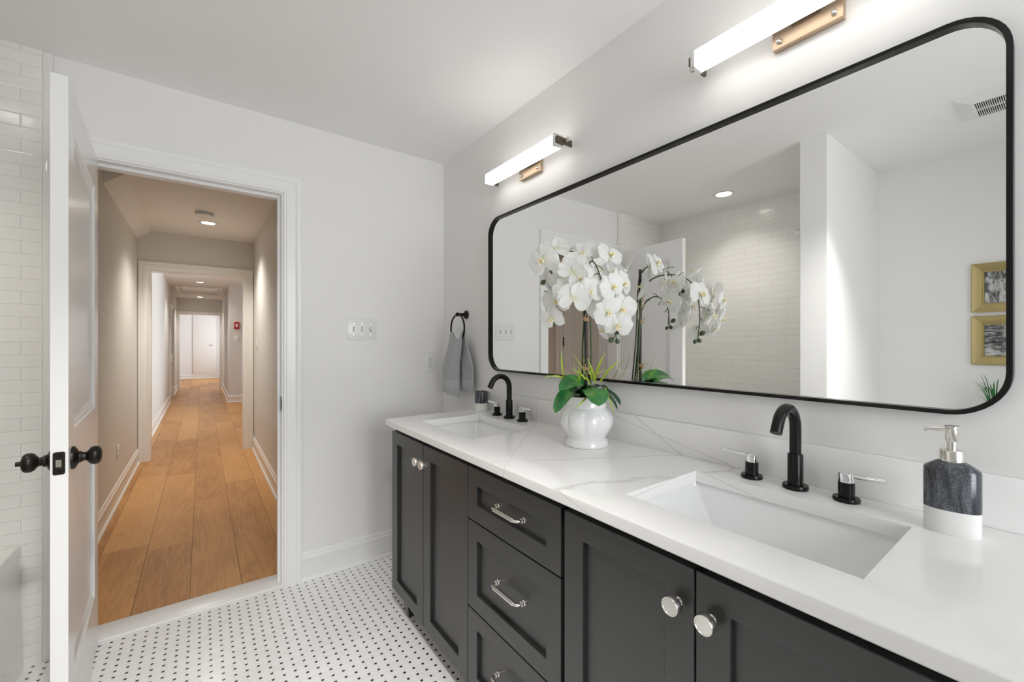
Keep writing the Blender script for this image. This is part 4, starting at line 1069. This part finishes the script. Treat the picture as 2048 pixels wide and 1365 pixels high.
# (px, py, depth, size, (right, up, toward) facing, roll in degrees)
FL = [
 (1086, 522, 1.24, 1.10, (-.55, .05, .85), 10), (1112, 497, 1.25, .95, (-.2, .6, -.5), -20), (1166, 512, 1.42, 1.22, (-.15, .35, .9), 30),
 (1219, 511, 1.40, 1.12, (.5, .35, .55), -15), (1125, 552, 1.27, 1.08, (-.25, .45, .8), 25), (1148, 597, 1.16, 1.02, (-.1, .25, -.9), 10),
 (1113, 603, 1.29, .98, (-.25, -.05, .95), 0), (1104, 638, 1.30, .90, (-.35, -.35, .85), 15), (1203, 585, 1.22, .92, (.15, .0, .97), -10),
 (1243, 570, 1.25, 1.18, (.75, .25, .55), 20), (1198, 617, 1.22, .82, (-.35, -.1, .9), 25), (1243, 620, 1.21, 1.02, (.45, -.1, .87), 5),
 (1236, 652, 1.20, .90, (.10, -.30, .94), -8), (1208, 660, 1.25, .80, (-.75, -.35, .3), 30), (1180, 552, 1.27, 1.0, (.1, .5, .8), -30),
 (1135, 580, 1.22, 1.0, (.2, .3, .9), 40), (1094, 562, 1.30, .85, (-.7, -.2, .2), 0), (1195, 545, 1.36, 1.05, (.2, .3, .8), 60),
 (1160, 560, 1.20, 1.0, (-.2, .15, .95), 75), (1224, 548, 1.33, .95, (.3, .2, -.8), 10), (1226, 600, 1.28, .95, (.2, .1, .9), 80),
 (1170, 516, 1.50, 1.12, (.0, .4, -.9), 10), (1207, 532, 1.51, 1.05, (.1, .3, -.9), 25), (1146, 545, 1.18, .95, (.1, .5, -.8), 50), (1178, 585, 1.17, .95, (.2, .1, .95), 20),
 (1150, 530, 1.33, 1.0, (-.2, .4, -.8), 35), (1215, 625, 1.17, .9, (.3, -.2, .9), 60), (1225, 575, 1.17, .9, (.5, .1, .8), 45), (1120, 575, 1.33, .95, (-.4, .1, -.8), 5),
 (1238, 595, 1.35, .95, (.5, .2, -.7), 25), (1195, 565, 1.45, 1.0, (.2, .2, -.9), 70), (1098, 535, 1.36, 1.0, (-.5, .2, -.7), 15)]
for i, (px, py, t, sz, f, roll) in enumerate(FL):
    p = at(px, py, t); tow = (cam_p - p).normalized()
    fac = FR * f[0] + Vector((0, 0, 1)) * f[1] + tow * f[2]
    blossom(p, fac, sz, math.radians(roll), i)

def leaf(p0, p1, p2, p3, w, fold, mt='leaf', n=18, tipw=.5, up=Vector((0, 0, 1)), bend=0.0, blunt=.55):
    pts = bez(p0, p1, p2, p3, n); mb = MB(); rows = []
    for i, p in enumerate(pts):
        u = i / n; t = (pts[min(i + 1, n)] - pts[max(i - 1, 0)]).normalized()
        side = t.cross(up)
        if side.length < 1e-3: side = t.cross(Vector((1, 0, 0)))
        side.normalize(); nrm = side.cross(t)
        ww = w * (.35 + .65 * math.sin(PI * min(1, .12 + u * .62))) * math.sqrt(max(0.0, 1 - max(0, (u - blunt) / (1 - blunt)) ** 2.4)) + .0004
        rows.append([lp(p + side * (v * ww) + nrm * (abs(v) * ww * fold)) for v in (-1, -.66, -.33, 0, .33, .66, 1)])
    front = rows; mb.loft(front)
    back = [[q - Vector((0, 0, .0016)) for q in r_] for r_ in rows]; mb.loft(back)
    return mb.obj('leaf', mt, orc, smooth=70)
base = Vector((PC.x, PC.y, 1.045))
LU = Vector((-.55, -.55, .62)).normalized()     # the two left leaves lean their faces towards the room
leaf(base, at(1168, 762, 1.44), at(1152, 752, 1.38), at(1118, 781, 1.33), .030, .25, up=LU)
leaf(base, at(1150, 772, 1.44), at(1130, 778, 1.38), at(1110, 826, 1.37), .022, .3, blunt=.7, up=LU)
leaf(base, at(1182, 768, 1.42), at(1194, 762, 1.36), at(1198, 812, 1.31), .040, -.18, blunt=.66)
leaf(base, at(1205, 770, 1.47), at(1220, 780, 1.48), at(1241, 810, 1.44), .014, .5, 'leafdark', blunt=.7)
leaf(base, at(1200, 772, 1.45), at(1215, 782, 1.44), at(1235, 820, 1.42), .012, .5, 'leafdark', blunt=.7)
leaf(base, at(1160, 775, 1.44), at(1158, 765, 1.40), at(1150, 788, 1.40), .022, .5, 'leafdark')
leaf(base, at(1172, 770, 1.44), at(1170, 768, 1.42), at(1166, 790, 1.40), .018, .5, 'leafdark')
leaf(base, at(1190, 766, 1.55), at(1205, 768, 1.58), at(1216, 786, 1.58), .016, .4, 'leafdark')
def blade(p0, p1, p2, p3, w=.003):
    pts = bez(p0, p1, p2, p3, 10); mb = MB(); rows = []
    for i, p in enumerate(pts):
        u = i / 10; t = (pts[min(i + 1, 10)] - pts[max(i - 1, 0)]).normalized()
        s_ = t.cross((p - cam_p).normalized()).normalized(); n_ = s_.cross(t)
        ww = .62 * w * (.5 + .5 * math.sin(PI * min(1, .2 + .5 * u))) * (1 - u ** 3) + .0003
        rows.append([lp(p - s_ * ww), lp(p + n_ * ww * .3), lp(p + s_ * ww)])
    mb.loft(rows); return mb.obj('grass_blade', 'grass', orc, smooth=60)
B = [((1127, 754), (1124, 735), (1123, 720), (1123, 700), 1.40, .0042), ((1150, 770), (1130, 757), (1115, 752), (1090, 752), 1.39, .003), ((1145, 765), (1125, 752), (1110, 748), (1088, 757), 1.38, .0026),
     ((1180, 770), (1172, 745), (1160, 725), (1143, 706), 1.42, .002), ((1182, 770), (1172, 755), (1160, 745), (1143, 738), 1.40, .0026), ((1175, 765), (1162, 748), (1155, 742), (1160, 733), 1.43, .0045),
     ((1190, 765), (1186, 745), (1182, 725), (1178, 738), 1.44, .0045), ((1192, 768), (1188, 745), (1180, 728), (1174, 718), 1.43, .004), ((1180, 765), (1195, 742), (1205, 740), (1224, 740), 1.45, .002),
     ((1175, 795), (1168, 800), (1160, 808), (1151, 818), 1.36, .0045), ((1210, 775), (1220, 795), (1224, 810), (1228, 832), 1.42, .004), ((1165, 770), (1158, 758), (1150, 748), (1148, 728), 1.42, .002),
     ((1160, 762), (1160, 752), (1158, 748), (1163, 744), 1.40, .006), ((1185, 762), (1182, 750), (1180, 745), (1183, 738), 1.42, .006),
     ((1190, 760), (1195, 740), (1200, 720), (1212, 705), 1.50, .007), ((1185, 760), (1178, 735), (1170, 722), (1162, 712), 1.52, .007), ((1200, 765), (1215, 740), (1228, 728), (1240, 722), 1.53, .006)]
for a_, b_, c_, d_, t, w_ in B: blade(at(*a_, t + .03), at(*b_, t), at(*c_, t), at(*d_, t - .01), w_)
